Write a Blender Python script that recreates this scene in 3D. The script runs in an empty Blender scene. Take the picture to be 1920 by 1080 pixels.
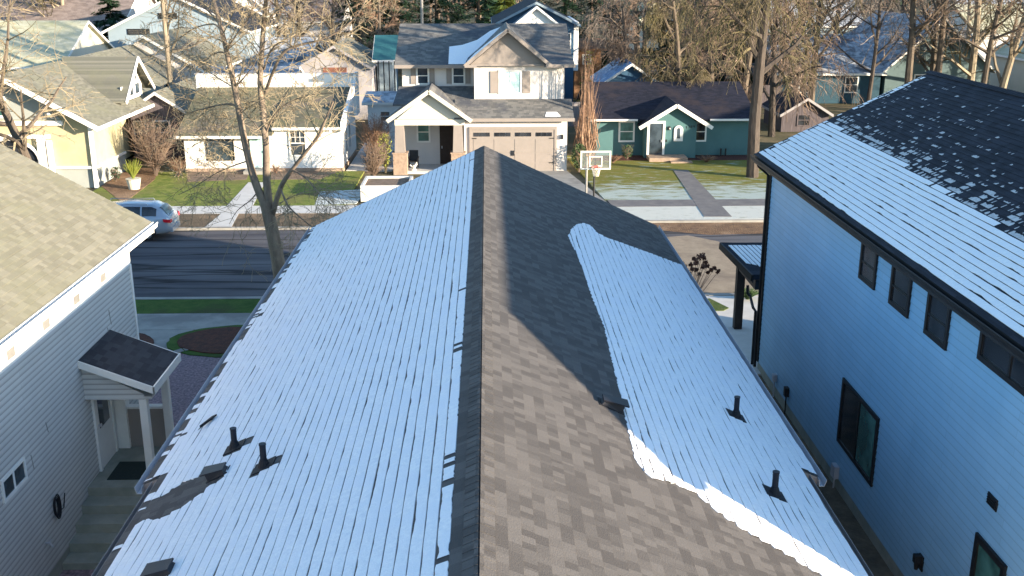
import bpy, math, random
import numpy as np
from mathutils import Vector, noise as mnoise
R = math.radians
scene = bpy.context.scene
C = scene.collection

# ---------------------------------------------------------------- camera
H = 11.7; FPX = 1984.0
TH = math.atan(610 / FPX); YW = math.atan(48 * math.cos(TH) / FPX)
cam_d = bpy.data.cameras.new('camera'); cam = bpy.data.objects.new('camera', cam_d); C.objects.link(cam)
cam_d.sensor_width = 36; cam_d.lens = FPX / 1920 * 36; cam_d.clip_start = 0.1; cam_d.clip_end = 3000
cam.location = (0, 0, H); cam.rotation_euler = (math.pi / 2 - TH, 0, -YW)
scene.camera = cam
# ---------------------------------------------------------------- sky and sun
SUN_EL = math.atan(0.175); SUN_DIR = Vector((0.874, -0.487, 0.175)).normalized()
w = bpy.data.worlds.new('World'); scene.world = w; w.use_nodes = True
nt = w.node_tree; bgn = nt.nodes['Background']
sky = nt.nodes.new('ShaderNodeTexSky'); sky.sky_type = 'NISHITA'; sky.sun_disc = False
sky.sun_elevation = SUN_EL; sky.sun_rotation = math.atan2(SUN_DIR.x, SUN_DIR.y)
sky.ozone_density = 2.7; sky.dust_density = 0.4; sky.air_density = 1.2; sky.altitude = 600
nt.links.new(sky.outputs[0], bgn.inputs[0]); bgn.inputs[1].default_value = 0.13
sd = bpy.data.lights.new('sun', 'SUN'); sun = bpy.data.objects.new('sun', sd); C.objects.link(sun)
sd.energy = 5.0; sd.angle = R(0.6); sd.color = (1.0, 0.84, 0.63)
sun.rotation_euler = SUN_DIR.to_track_quat('Z', 'Y').to_euler(); sun.location = (30, -20, 30)
vs = scene.view_settings; vs.view_transform = 'Standard'; vs.look = 'None'; vs.exposure = 1.8; vs.gamma = 1.0
vs.use_curve_mapping = False

# ---------------------------------------------------------------- pixel -> world helpers (photo 1920x1080)
def ray(px, py):
    r = (px - 960) / FPX; u = (540 - py) / FPX
    y = math.cos(TH) + u * math.sin(TH); z = -math.sin(TH) + u * math.cos(TH)
    return (r * math.cos(YW) + y * math.sin(YW), y * math.cos(YW) - r * math.sin(YW), z)
def PZ(px, py, z=0.0):
    a = ray(px, py); t = (z - H) / a[2]; return (a[0] * t, a[1] * t, z)
def PY(px, py, Y):
    a = ray(px, py); t = Y / a[1]; return (a[0] * t, Y, H + a[2] * t)
def PX(px, py, X):
    a = ray(px, py); t = X / a[0]; return (X, a[1] * t, H + a[2] * t)
def PP(px, py, n, d):
    a = ray(px, py); t = (d - n[2] * H) / sum(n[i] * a[i] for i in range(3))
    return (a[0] * t, a[1] * t, H + a[2] * t)

# ---------------------------------------------------------------- materials
def newmat(name):
    m = bpy.data.materials.new(name); m.use_nodes = True
    nt = m.node_tree; b = nt.nodes['Principled BSDF']
    return m, nt, b
def N(nt, t, **k):
    n = nt.nodes.new(t)
    for a, v in k.items():
        if a in n.inputs: n.inputs[a].default_value = v
        else: setattr(n, a, v)
    return n
def pos(nt):
    return nt.nodes.new('ShaderNodeNewGeometry').outputs['Position']
def c4(c): return (c[0], c[1], c[2], 1)
def MAT(name, c1, c2=None, scale=3.0, rough=0.8, bump=0.0, bscale=20.0, metallic=0.0, detail=6, stretch=None, spec=0.3, c3=None, s3=0.3):
    m, nt, b = newmat(name)
    b.inputs['Roughness'].default_value = rough; b.inputs['Metallic'].default_value = metallic
    b.inputs['Specular IOR Level'].default_value = spec
    if c2 is None: c2 = tuple(v * 0.82 for v in c1)
    p = pos(nt)
    if stretch:
        mp = N(nt, 'ShaderNodeMapping'); mp.inputs['Scale'].default_value = stretch
        nt.links.new(p, mp.inputs[0]); p = mp.outputs[0]
    n = N(nt, 'ShaderNodeTexNoise', Scale=scale, Detail=detail, Roughness=0.65); nt.links.new(p, n.inputs['Vector'])
    r = N(nt, 'ShaderNodeValToRGB'); r.color_ramp.elements[0].position = .35; r.color_ramp.elements[1].position = .65
    r.color_ramp.elements[0].color = c4(c1); r.color_ramp.elements[1].color = c4(c2)
    nt.links.new(n.outputs['Fac'], r.inputs[0]); col = r.outputs[0]
    if c3 is not None:
        n3 = N(nt, 'ShaderNodeTexNoise', Scale=s3, Detail=5, Roughness=.6); nt.links.new(p, n3.inputs['Vector'])
        r3 = N(nt, 'ShaderNodeValToRGB'); r3.color_ramp.elements[0].position = .47; r3.color_ramp.elements[1].position = .6
        nt.links.new(n3.outputs['Fac'], r3.inputs[0])
        mx = N(nt, 'ShaderNodeMix', data_type='RGBA'); nt.links.new(r3.outputs[0], mx.inputs['Factor'])
        nt.links.new(col, mx.inputs[6]); mx.inputs[7].default_value = c4(c3); col = mx.outputs[2]
    nt.links.new(col, b.inputs['Base Color'])
    if bump > 0:
        n2 = N(nt, 'ShaderNodeTexNoise', Scale=bscale, Detail=4); nt.links.new(p, n2.inputs['Vector'])
        bp = N(nt, 'ShaderNodeBump', Strength=1.0, Distance=bump); nt.links.new(n2.outputs['Fac'], bp.inputs['Height'])
        nt.links.new(bp.outputs[0], b.inputs['Normal'])
    return m
def SIDING(name, c1, c2, e, z0, lap_shade=.55, rough=.5, fr=.1):
    m = MAT(name, c1, c2, scale=.7, rough=rough); nt = m.node_tree; b = nt.nodes['Principled BSDF']
    src = b.inputs['Base Color'].links[0].from_socket
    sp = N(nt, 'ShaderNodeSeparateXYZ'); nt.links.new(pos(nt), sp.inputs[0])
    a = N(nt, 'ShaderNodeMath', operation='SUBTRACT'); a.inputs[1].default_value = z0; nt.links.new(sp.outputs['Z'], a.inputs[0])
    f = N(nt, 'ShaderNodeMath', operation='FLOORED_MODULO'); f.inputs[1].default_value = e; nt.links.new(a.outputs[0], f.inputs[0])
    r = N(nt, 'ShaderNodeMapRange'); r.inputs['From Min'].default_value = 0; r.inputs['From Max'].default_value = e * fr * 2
    r.inputs['To Min'].default_value = lap_shade; r.inputs['To Max'].default_value = 1; nt.links.new(f.outputs[0], r.inputs[0])  # shadow line of each lap, put into the colour as a darker stripe
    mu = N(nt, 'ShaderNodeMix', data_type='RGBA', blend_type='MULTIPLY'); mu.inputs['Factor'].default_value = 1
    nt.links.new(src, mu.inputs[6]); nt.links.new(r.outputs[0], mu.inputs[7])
    # staggered butt joints, rain streaks and splash dirt near the ground
    cb = N(nt, 'ShaderNodeCombineXYZ'); nt.links.new(sp.outputs['Y'], cb.inputs[0]); nt.links.new(a.outputs[0], cb.inputs[1])
    br = N(nt, 'ShaderNodeTexBrick', Scale=1.0); br.inputs['Mortar Size'].default_value = .004; br.inputs['Brick Width'].default_value = 3.65; br.inputs['Row Height'].default_value = e
    br.offset = .37; br.inputs['Color1'].default_value = (1, 1, 1, 1); br.inputs['Color2'].default_value = (.94, .94, .94, 1); br.inputs['Mortar'].default_value = (.72, .72, .72, 1)
    nt.links.new(cb.outputs[0], br.inputs['Vector'])
    m2 = N(nt, 'ShaderNodeMix', data_type='RGBA', blend_type='MULTIPLY'); m2.inputs['Factor'].default_value = 1
    nt.links.new(mu.outputs[2], m2.inputs[6]); nt.links.new(br.outputs['Color'], m2.inputs[7])
    mp = N(nt, 'ShaderNodeMapping'); mp.inputs['Scale'].default_value = (1, 3.0, .35); nt.links.new(pos(nt), mp.inputs[0])
    ns = N(nt, 'ShaderNodeTexNoise', Scale=1.2, Detail=7, Roughness=.7); nt.links.new(mp.outputs[0], ns.inputs['Vector'])
    zr = N(nt, 'ShaderNodeMapRange'); zr.inputs['From Min'].default_value = .2; zr.inputs['From Max'].default_value = 1.3; zr.inputs['To Min'].default_value = .5; zr.inputs['To Max'].default_value = .12
    nt.links.new(sp.outputs['Z'], zr.inputs[0])
    dm_ = N(nt, 'ShaderNodeMath', operation='MULTIPLY', use_clamp=True); nt.links.new(ns.outputs['Fac'], dm_.inputs[0]); nt.links.new(zr.outputs[0], dm_.inputs[1])
    m3 = N(nt, 'ShaderNodeMix', data_type='RGBA'); nt.links.new(dm_.outputs[0], m3.inputs['Factor']); nt.links.new(m2.outputs[2], m3.inputs[6]); m3.inputs[7].default_value = (.16, .15, .13, 1)
    nt.links.new(m3.outputs[2], b.inputs['Base Color'])
    return m
def SHINGLE(name, c1, c2, axis='y', k=2.35, z0=0.0, row=0.15, width=0.28, rough=0.95, moss=None, frost=None, dark=None):
    """laminated shingles: random tabs per course. axis = the world axis that runs along the courses."""
    m, nt, b = newmat(name); b.inputs['Roughness'].default_value = min(rough, .8); b.inputs['Specular IOR Level'].default_value = .22
    p = pos(nt); sp = N(nt, 'ShaderNodeSeparateXYZ'); nt.links.new(p, sp.inputs[0])
    u = sp.outputs['Y' if axis == 'y' else 'X']
    vv = N(nt, 'ShaderNodeMath', operation='MULTIPLY_ADD'); vv.inputs[1].default_value = -k; vv.inputs[2].default_value = k * z0
    nt.links.new(sp.outputs['Z'], vv.inputs[0])
    def brick(wd, off, uoff):
        au = N(nt, 'ShaderNodeMath', operation='ADD'); au.inputs[1].default_value = uoff; nt.links.new(u, au.inputs[0])
        cb = N(nt, 'ShaderNodeCombineXYZ'); nt.links.new(au.outputs[0], cb.inputs[0]); nt.links.new(vv.outputs[0], cb.inputs[1])
        br = N(nt, 'ShaderNodeTexBrick', Scale=1.0); br.inputs['Mortar Size'].default_value = 0.0
        br.inputs['Brick Width'].default_value = wd; br.inputs['Row Height'].default_value = row
        br.offset = off; br.squash = 0.7; br.squash_frequency = 3
        br.inputs['Color1'].default_value = (0, 0, 0, 1); br.inputs['Color2'].default_value = (1, 1, 1, 1)
        nt.links.new(cb.outputs[0], br.inputs['Vector']); return br.outputs['Color'], cb
    a, cb = brick(width, .37, 0.0); c, _ = brick(width * 1.63, .61, 7.3)
    ad = N(nt, 'ShaderNodeMix', data_type='RGBA'); ad.inputs['Factor'].default_value = .42
    nt.links.new(a, ad.inputs[6]); nt.links.new(c, ad.inputs[7])
    r = N(nt, 'ShaderNodeValToRGB'); r.color_ramp.interpolation = 'EASE'
    r.color_ramp.elements[0].position = .2; r.color_ramp.elements[1].position = .85
    r.color_ramp.elements[0].color = c4(c1); r.color_ramp.elements[1].color = c4(c2)
    nt.links.new(ad.outputs[2], r.inputs[0]); col = r.outputs[0]
    # granule speckle
    n = N(nt, 'ShaderNodeTexNoise', Scale=60.0, Detail=3); nt.links.new(p, n.inputs['Vector'])
    mr = N(nt, 'ShaderNodeMapRange'); mr.inputs['To Min'].default_value = .8; mr.inputs['To Max'].default_value = 1.2
    nt.links.new(n.outputs['Fac'], mr.inputs[0])
    mu = N(nt, 'ShaderNodeMix', data_type='RGBA', blend_type='MULTIPLY'); mu.inputs['Factor'].default_value = 1
    nt.links.new(col, mu.inputs[6]); nt.links.new(mr.outputs[0], mu.inputs[7]); col = mu.outputs[2]
    # weathering blotches
    for cc, sc, lo, hi in ((moss, .5, .45, .7), (dark, .35, .5, .62), (frost, 1.1, .55, .66)):
        if cc is None: continue
        n3 = N(nt, 'ShaderNodeTexNoise', Scale=sc, Detail=7, Roughness=.7); nt.links.new(p, n3.inputs['Vector'])
        r3 = N(nt, 'ShaderNodeMapRange'); r3.inputs['From Min'].default_value = lo; r3.inputs['From Max'].default_value = hi
        nt.links.new(n3.outputs['Fac'], r3.inputs[0])
        mx = N(nt, 'ShaderNodeMix', data_type='RGBA'); nt.links.new(r3.outputs[0], mx.inputs['Factor'])
        nt.links.new(col, mx.inputs[6]); mx.inputs[7].default_value = c4(cc); col = mx.outputs[2]
    nt.links.new(col, b.inputs['Base Color'])
    fr = N(nt, 'ShaderNodeMath', operation='PINGPONG'); fr.inputs[1].default_value = row
    nt.links.new(vv.outputs[0], fr.inputs[0])
    hs = N(nt, 'ShaderNodeMath', operation='ADD'); nt.links.new(n.outputs['Fac'], hs.inputs[0]); nt.links.new(ad.outputs[2], hs.inputs[1])
    bp = N(nt, 'ShaderNodeBump', Strength=.8, Distance=.006); nt.links.new(hs.outputs[0], bp.inputs['Height'])
    nt.links.new(bp.outputs[0], b.inputs['Normal'])
    return m
def GROUNDMAT(name, base, alt, frost=None, fy0=None, fy1=None, fscale=2.0, bump=.02, patch=None, fgain=1.0):
    m, nt, b = newmat(name); b.inputs['Roughness'].default_value = .95; b.inputs['Specular IOR Level'].default_value = .1
    p = pos(nt)
    n = N(nt, 'ShaderNodeTexNoise', Scale=2.2, Detail=9, Roughness=.75); nt.links.new(p, n.inputs['Vector'])
    r = N(nt, 'ShaderNodeValToRGB'); r.color_ramp.elements[0].position = .38; r.color_ramp.elements[1].position = .62
    r.color_ramp.elements[0].color = c4(base); r.color_ramp.elements[1].color = c4(alt)
    nt.links.new(n.outputs['Fac'], r.inputs[0]); col = r.outputs[0]
    if patch:
        n4 = N(nt, 'ShaderNodeTexNoise', Scale=.45, Detail=6, Roughness=.6); nt.links.new(p, n4.inputs['Vector'])
        r4 = N(nt, 'ShaderNodeMapRange'); r4.inputs['From Min'].default_value = .5; r4.inputs['From Max'].default_value = .62
        nt.links.new(n4.outputs['Fac'], r4.inputs[0]); mx = N(nt, 'ShaderNodeMix', data_type='RGBA')
        nt.links.new(r4.outputs[0], mx.inputs['Factor']); nt.links.new(col, mx.inputs[6]); mx.inputs[7].default_value = c4(patch); col = mx.outputs[2]
    if frost:
        sp = N(nt, 'ShaderNodeSeparateXYZ'); nt.links.new(p, sp.inputs[0])
        g = N(nt, 'ShaderNodeMapRange'); g.inputs['From Min'].default_value = fy0; g.inputs['From Max'].default_value = fy1
        g.inputs['To Min'].default_value = 1; g.inputs['To Max'].default_value = 0
        nt.links.new(sp.outputs['Y'], g.inputs[0])
        mp = N(nt, 'ShaderNodeMapping'); mp.inputs['Scale'].default_value = (.6, 1.6, 1); nt.links.new(p, mp.inputs[0])
        n2 = N(nt, 'ShaderNodeTexNoise', Scale=fscale, Detail=8, Roughness=.7); nt.links.new(mp.outputs[0], n2.inputs['Vector'])
        s = N(nt, 'ShaderNodeMath', operation='MULTIPLY_ADD'); s.inputs[1].default_value = 6.0; s.inputs[2].default_value = -3.3
        nt.links.new(n2.outputs['Fac'], s.inputs[0])
        ad = N(nt, 'ShaderNodeMath', operation='MULTIPLY_ADD', use_clamp=True); ad.inputs[1].default_value = 1.3 * fgain
        nt.links.new(g.outputs[0], ad.inputs[0]); nt.links.new(s.outputs[0], ad.inputs[2])
        gm = N(nt, 'ShaderNodeMath', operation='MULTIPLY', use_clamp=True); gm.inputs[1].default_value = .72
        nt.links.new(ad.outputs[0], gm.inputs[0])
        mx = N(nt, 'ShaderNodeMix', data_type='RGBA'); nt.links.new(gm.outputs[0], mx.inputs['Factor'])
        nt.links.new(col, mx.inputs[6]); mx.inputs[7].default_value = c4(frost); col = mx.outputs[2]
    nt.links.new(col, b.inputs['Base Color'])
    n5 = N(nt, 'ShaderNodeTexNoise', Scale=14.0, Detail=5); nt.links.new(p, n5.inputs['Vector'])
    bp = N(nt, 'ShaderNodeBump', Strength=1, Distance=bump); nt.links.new(n5.outputs['Fac'], bp.inputs['Height'])
    nt.links.new(bp.outputs[0], b.inputs['Normal'])
    return m
def GLASS(name, col=(.02, .03, .04), rough=.08):
    m, nt, b = newmat(name); b.inputs['Base Color'].default_value = c4(col); b.inputs['Roughness'].default_value = rough
    b.inputs['Specular IOR Level'].default_value = .8
    n = N(nt, 'ShaderNodeTexNoise', Scale=1.3, Detail=3); nt.links.new(pos(nt), n.inputs['Vector'])
    r = N(nt, 'ShaderNodeValToRGB'); r.color_ramp.elements[0].position = .4; r.color_ramp.elements[1].position = .62
    r.color_ramp.elements[0].color = c4(col); r.color_ramp.elements[1].color = c4(tuple(min(1, v * 2.2 + .01) for v in col))
    nt.links.new(n.outputs['Fac'], r.inputs[0]); nt.links.new(r.outputs[0], b.inputs['Base Color'])
    return m
def ASPHALT(name):
    m, nt, b = newmat(name); b.inputs['Roughness'].default_value = .9; b.inputs['Specular IOR Level'].default_value = .2
    p = pos(nt)
    n = N(nt, 'ShaderNodeTexNoise', Scale=1.0, Detail=8, Roughness=.6)
    mp = N(nt, 'ShaderNodeMapping'); mp.inputs['Scale'].default_value = (.12, .9, 1); nt.links.new(p, mp.inputs[0]); nt.links.new(mp.outputs[0], n.inputs['Vector'])
    r = N(nt, 'ShaderNodeValToRGB'); r.color_ramp.elements[0].position = .34; r.color_ramp.elements[1].position = .64
    r.color_ramp.elements[0].color = (.058, .057, .068, 1); r.color_ramp.elements[1].color = (.135, .13, .138, 1)
    nt.links.new(n.outputs['Fac'], r.inputs[0]); col = r.outputs[0]
    # long tar-sealed cracks
    mp2 = N(nt, 'ShaderNodeMapping'); mp2.inputs['Scale'].default_value = (.10, 1.0, 1); nt.links.new(p, mp2.inputs[0])
    nd = N(nt, 'ShaderNodeTexNoise', Scale=1.6, Detail=4); nt.links.new(mp2.outputs[0], nd.inputs['Vector'])
    mxv = N(nt, 'ShaderNodeMix', data_type='RGBA', blend_type='LINEAR_LIGHT'); mxv.inputs['Factor'].default_value = .35
    nt.links.new(mp2.outputs[0], mxv.inputs[6]); nt.links.new(nd.outputs['Color'], mxv.inputs[7])
    vo = N(nt, 'ShaderNodeTexVoronoi', feature='DISTANCE_TO_EDGE', Scale=.75); nt.links.new(mxv.outputs[2], vo.inputs['Vector'])
    rr = N(nt, 'ShaderNodeMapRange'); rr.inputs['From Min'].default_value = .01; rr.inputs['From Max'].default_value = .06
    rr.inputs['To Min'].default_value = .3; rr.inputs['To Max'].default_value = 1.0; nt.links.new(vo.outputs['Distance'], rr.inputs[0])
    mu = N(nt, 'ShaderNodeMix', data_type='RGBA', blend_type='MULTIPLY'); mu.inputs['Factor'].default_value = 1
    nt.links.new(col, mu.inputs[6]); nt.links.new(rr.outputs[0], mu.inputs[7])
    n3 = N(nt, 'ShaderNodeTexNoise', Scale=40.0, Detail=3); nt.links.new(p, n3.inputs['Vector'])
    bp = N(nt, 'ShaderNodeBump', Strength=1, Distance=.006); nt.links.new(n3.outputs['Fac'], bp.inputs['Height'])
    nt.links.new(bp.outputs[0], b.inputs['Normal'])
    nt.links.new(mu.outputs[2], b.inputs['Base Color'])
    return m

FGZ = 6.555  # ridge height of the near house
M = {}
M['tan_shingle'] = SHINGLE('tan shingle', (.070, .065, .064), (.114, .106, .103), 'y', 2.35, FGZ, .15, .17)
M['left_shingle'] = SHINGLE('pale tan shingle', (.165, .155, .118), (.225, .212, .165), 'y', 2.02, 7.57, .15, .2, moss=(.195, .19, .13))
M['dark_shingle'] = SHINGLE('charcoal shingle', (.012, .015, .024), (.024, .028, .042), 'y', 2.35, 8.8, .15, .3)
M['porch_shingle'] = SHINGLE('dark porch shingle', (.022, .025, .034), (.040, .044, .056), 'y', 3.0, 3.78, .15, .3)
M['gray_shingle_x'] = SHINGLE('grey shingle', (.105, .105, .105), (.185, .178, .168), 'x', 2.2, 8.0, .15, .3, dark=(.075, .08, .095))
M['olive_shingle_x'] = SHINGLE('olive grey shingle', (0.1020, 0.0990, 0.0690), (0.1560, 0.1470, 0.1050), 'x', 2.6, 4.3, .15, .3, moss=(0.1320, 0.1320, 0.0660), dark=(0.1440, 0.1200, 0.0960))
M['gray_shingle_y'] = SHINGLE('grey green shingle', (0.1200, 0.1200, 0.0990), (0.1860, 0.1800, 0.1500), 'y', 2.3, 6.0, .15, .3, moss=(0.1620, 0.1620, 0.1140))
M['dark_shingle_x'] = SHINGLE('dark shingle', (.010, .012, .022), (.020, .021, .036), 'x', 3.3, 4.0, .15, .3, dark=(.032, .026, .032))
M['frosted_x'] = SHINGLE('frosted shingle', (0.2160, 0.2376, 0.2736), (0.4464, 0.4752, 0.5184), 'x', 2.5, 6.0, .2, .4, dark=(0.0864, 0.0936, 0.1080), frost=(0.5400, 0.5616, 0.5904))
M['dull_teal'] = MAT('dull teal wall', (.10, .15, .16), (.085, .13, .14), rough=.8)
M['frosted_y'] = SHINGLE('frosted shingle b', (0.2016, 0.2232, 0.2592), (0.4320, 0.4608, 0.5040), 'y', 2.5, 6.0, .2, .4, dark=(0.0720, 0.0792, 0.1008), frost=(0.5400, 0.5616, 0.5904))
M['pale_roof_x'] = SHINGLE('pale roof', (.42, .41, .30), (.54, .52, .40), 'x', 2.3, 7.0, .2, .4, moss=(.33, .33, .20))
M['brown_roof_x'] = SHINGLE('brown roof', (0.1728, 0.1368, 0.1224), (0.2592, 0.2088, 0.1872), 'x', 2.3, 7.0, .2, .4)
M['blue_roof_y'] = SHINGLE('blue roof', (.10, .20, .36), (.17, .30, .48), 'y', 2.3, 4.4, .2, .4, frost=(.5, .6, .72))
M['snow'] = MAT('snow', (.96, .945, .93), (.84, .84, .86), scale=17, rough=1.0, bump=.003, bscale=60, spec=0.0, c3=(.88, .88, .90), s3=2.2)
M['thin_snow'] = MAT('thin melting snow', (.42, .42, .43), (.62, .62, .62), scale=14, rough=1.0, spec=0.0)
M['white'] = MAT('white paint', (.78, .77, .74), (.70, .69, .66), scale=1.2, rough=.55)
M['white_bright'] = MAT('bright white paint', (.84, .83, .81), (.78, .77, .75), scale=1.0, rough=.6, bump=.003, bscale=30)
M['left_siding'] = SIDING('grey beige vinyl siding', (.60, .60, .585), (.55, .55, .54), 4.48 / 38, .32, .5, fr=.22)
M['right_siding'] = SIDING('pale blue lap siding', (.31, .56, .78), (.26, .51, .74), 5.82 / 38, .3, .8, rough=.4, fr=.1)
M['black_trim'] = MAT('black trim', (.010, .011, .013), (.02, .02, .022), rough=.45)
M['vent_taupe'] = MAT('taupe vent screen', (.20, .195, .185), (.15, .145, .135), rough=.8)
M['dark_wood'] = MAT('dark brown post', (.022, .016, .014), (.035, .025, .02), scale=4, rough=.6)
M['taupe'] = MAT('taupe paint', (.275, .24, .22), (.25, .22, .20), scale=2, rough=.5)
M['cream'] = MAT('cream siding', (.60, .565, .545), (.55, .52, .50), scale=.7, rough=.6)
M['pale_cream'] = MAT('pale cream paint', (0.5920, 0.5680, 0.4800), (0.5600, 0.5360, 0.4480), scale=.9, rough=.6)
M['yellow'] = MAT('yellow stucco', (.46, .41, .26), (.40, .355, .22), scale=1.1, rough=.8, bump=.006, bscale=25)
M['green_wall'] = MAT('teal green siding', (.075, .165, .175), (.062, .142, .152), scale=.8, rough=.7)
M['gutter'] = MAT('aluminium gutter', (.50, .50, .53), (.42, .42, .46), rough=.4, metallic=.2)
M['brown_gutter'] = MAT('taupe gutter', (.28, .24, .23), (.22, .19, .18), rough=.45)
M['pipe'] = MAT('black vent pipe', (.012, .013, .02), (.02, .02, .03), rough=.5)
M['rubber'] = MAT('black rubber boot', (.02, .02, .025), (.012, .012, .016), rough=.7)
M['stone'] = MAT('tan stone', (0.3600, 0.2664, 0.2016), (0.2592, 0.1944, 0.1512), scale=5, rough=.9, bump=.02, bscale=8)
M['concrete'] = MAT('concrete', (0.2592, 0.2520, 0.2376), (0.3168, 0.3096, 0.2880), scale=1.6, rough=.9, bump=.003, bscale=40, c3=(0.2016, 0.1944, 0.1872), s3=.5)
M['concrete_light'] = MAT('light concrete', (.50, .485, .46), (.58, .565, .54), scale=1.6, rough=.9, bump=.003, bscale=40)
M['foundation'] = MAT('foundation concrete', (.30, .31, .27), (.22, .235, .20), scale=2, rough=.9)
M['foundation_pale'] = MAT('pale foundation', (0.3240, 0.3456, 0.3312), (0.2880, 0.3096, 0.2952), scale=1, rough=.9)
M['dirt'] = MAT('bare dirt', (0.2160, 0.1584, 0.1224), (0.1368, 0.1008, 0.0720), scale=3, rough=1, bump=.03, bscale=9)
M['mulch'] = MAT('red brown mulch', (.10, .035, .025), (.045, .022, .02), scale=6, rough=1, bump=.05, bscale=18)
M['gravel'] = MAT('purple grey gravel', (.34, .24, .27), (.12, .09, .105), scale=14, rough=1, bump=.04, bscale=30)
M['bark'] = MAT('grey brown bark', (.15, .12, .09), (.075, .06, .05), scale=5, rough=.95, bump=.02, bscale=12, stretch=(1, 1, .25))
M['dark_bark'] = MAT('dark damp bark', (.085, .07, .06), (.05, .04, .035), scale=5, rough=.95, bump=.02, bscale=12, stretch=(1, 1, .25))
M['street_bark'] = MAT('street tree bark', (.29, .225, .17), (.14, .108, .085), scale=4, rough=.95, bump=.015, bscale=14, stretch=(1, 1, .3))
M['paler'] = GROUNDMAT('tan pavement', (.27, .215, .16), (.34, .275, .205), patch=(.22, .175, .135), bump=.006)
M['pale_bark'] = MAT('pale bark', (.30, .255, .185), (.17, .135, .10), scale=4, rough=.95, bump=.012, bscale=14, stretch=(1, 1, .3))
M['twig_gold'] = MAT('golden twigs', (.31, .255, .165), (.20, .16, .11), scale=1.2, rough=.9)
M['twig_brown'] = MAT('brown twigs', (.23, .165, .12), (.145, .105, .085), scale=1.0, rough=.9)
M['twig_grey'] = MAT('grey brown twigs', (.22, .185, .16), (.13, .11, .10), scale=1.0, rough=.9)
M['twig_moss'] = MAT('mossy twigs', (.15, .13, .06), (.085, .066, .052), scale=.9, rough=.95)
M['twig_orange'] = MAT('orange brown twigs', (.30, .19, .125), (.19, .115, .08), scale=1.5, rough=.9)
M['leaf_green'] = MAT('evergreen leaves', (.05, .095, .03), (.028, .055, .022), scale=2, rough=.8)
M['leaf_dark'] = MAT('dark conifer needles', (.022, .058, .024), (.012, .034, .016), scale=1.2, rough=.85)
M['dark_walk'] = MAT('dark grey concrete', (.19, .18, .175), (.13, .125, .13), scale=2, rough=.8)  # darker concrete tone for the right-hand walks
M['navy_dark'] = MAT('dark blue teal wall', (.025, .07, .10), (.02, .055, .085), rough=.8)
M['leaf_yellow'] = MAT('yellow green foliage', (.30, .32, .05), (.17, .20, .04), scale=1.2, rough=.8)
M['dead_flower'] = MAT('dried brown flower heads', (.26, .12, .085), (.15, .07, .05), scale=8, rough=.95)
M['glass'] = GLASS('window glass')
M['glass_dark'] = GLASS('dark window glass', (.012, .014, .018))
M['glass_teal'] = GLASS('green tinted curtained glass', (.035, .10, .09), .2)
M['curtain'] = GLASS('pale aqua curtained glass', (.33, .50, .50), .25)
M['brown_door'] = MAT('dark brown door', (.03, .018, .015), (.045, .028, .022), rough=.5)
M['brick'] = MAT('brick red boards', (.25, .10, .06), (.13, .06, .045), scale=3, rough=.9)
M['shed_grey'] = MAT('pale lilac grey stucco', (0.3456, 0.3240, 0.3240), (0.3024, 0.2880, 0.3024), scale=.7, rough=.8)
M['blue_grey'] = MAT('pale blue grey siding', (0.2592, 0.3240, 0.3744), (0.2232, 0.2880, 0.3384), scale=.6, rough=.7)
M['teal'] = MAT('teal metal roof', (.04, .14, .155), (.03, .11, .13), scale=1, rough=.4)
M['navy'] = MAT('navy siding', (0.0360, 0.0936, 0.1728), (0.0288, 0.0792, 0.1440), rough=.6)
M['car_paint'] = MAT('silver blue car paint', (.36, .42, .50), (.34, .40, .48), scale=.5, rough=.22, metallic=.35, spec=.6)
M['tyre'] = MAT('tyre rubber', (.015, .015, .016), (.022, .022, .022), rough=.85)
M['rim'] = MAT('alloy rim', (.55, .56, .58), (.45, .46, .48), rough=.3, metallic=.8)
M['tail_red'] = MAT('red tail light', (.55, .01, .03), (.4, .01, .02), rough=.25)
M['red'] = MAT('faded red rim', (.62, .16, .13), (.55, .13, .11), rough=.5)
M['net'] = MAT('cream net', (.72, .68, .58), (.66, .62, .52), rough=.9)
M['terracotta'] = MAT('terracotta', (.24, .085, .045), (.16, .06, .035), rough=.85)
M['wood_orange'] = MAT('sunlit cedar boards', (0.2592, 0.1440, 0.0792), (0.1944, 0.1080, 0.0612), scale=3, rough=.8)
M['wood_grey'] = MAT('weathered boards', (.13, .11, .12), (.06, .05, .055), scale=3, rough=.9, stretch=(4, 4, .3))
M['pole_grey'] = MAT('weathered grey pole', (.30, .29, .27), (.22, .21, .2), scale=3, rough=.9)
M['mat_green'] = MAT('dark green door mat', (.018, .03, .028), (.03, .04, .036), scale=20, rough=1)
M['white_plastic'] = MAT('white plastic', (.72, .73, .68), (.64, .66, .60), rough=.5)
M['asphalt'] = ASPHALT('worn asphalt')
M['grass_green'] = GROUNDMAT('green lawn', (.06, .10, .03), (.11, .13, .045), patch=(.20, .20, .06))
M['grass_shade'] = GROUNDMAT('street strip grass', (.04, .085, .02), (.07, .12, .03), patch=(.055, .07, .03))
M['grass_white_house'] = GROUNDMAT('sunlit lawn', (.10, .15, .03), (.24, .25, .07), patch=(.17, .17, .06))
M['frost_lawn'] = GROUNDMAT('frosted lawn', (.20, .17, .05), (.14, .16, .035), frost=(.46, .54, .55), fy0=54.6, fy1=58.6, fscale=1.5)
M['frost_strip'] = GROUNDMAT('frosted verge', (.22, .21, .13), (.16, .18, .10), frost=(.66, .67, .64), fy0=60.0, fy1=64.0, fscale=2.4, fgain=1.3)
M['frost_path'] = GROUNDMAT('lightly snowed lawn', (.10, .13, .05), (.16, .16, .08), frost=(.68, .72, .74), fy0=100, fy1=160, fscale=1.4)
M['leaf_litter'] = GROUNDMAT('brown leaf litter', (.24, .15, .09), (.13, .085, .06), patch=(.30, .20, .13), bump=.05)
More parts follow.
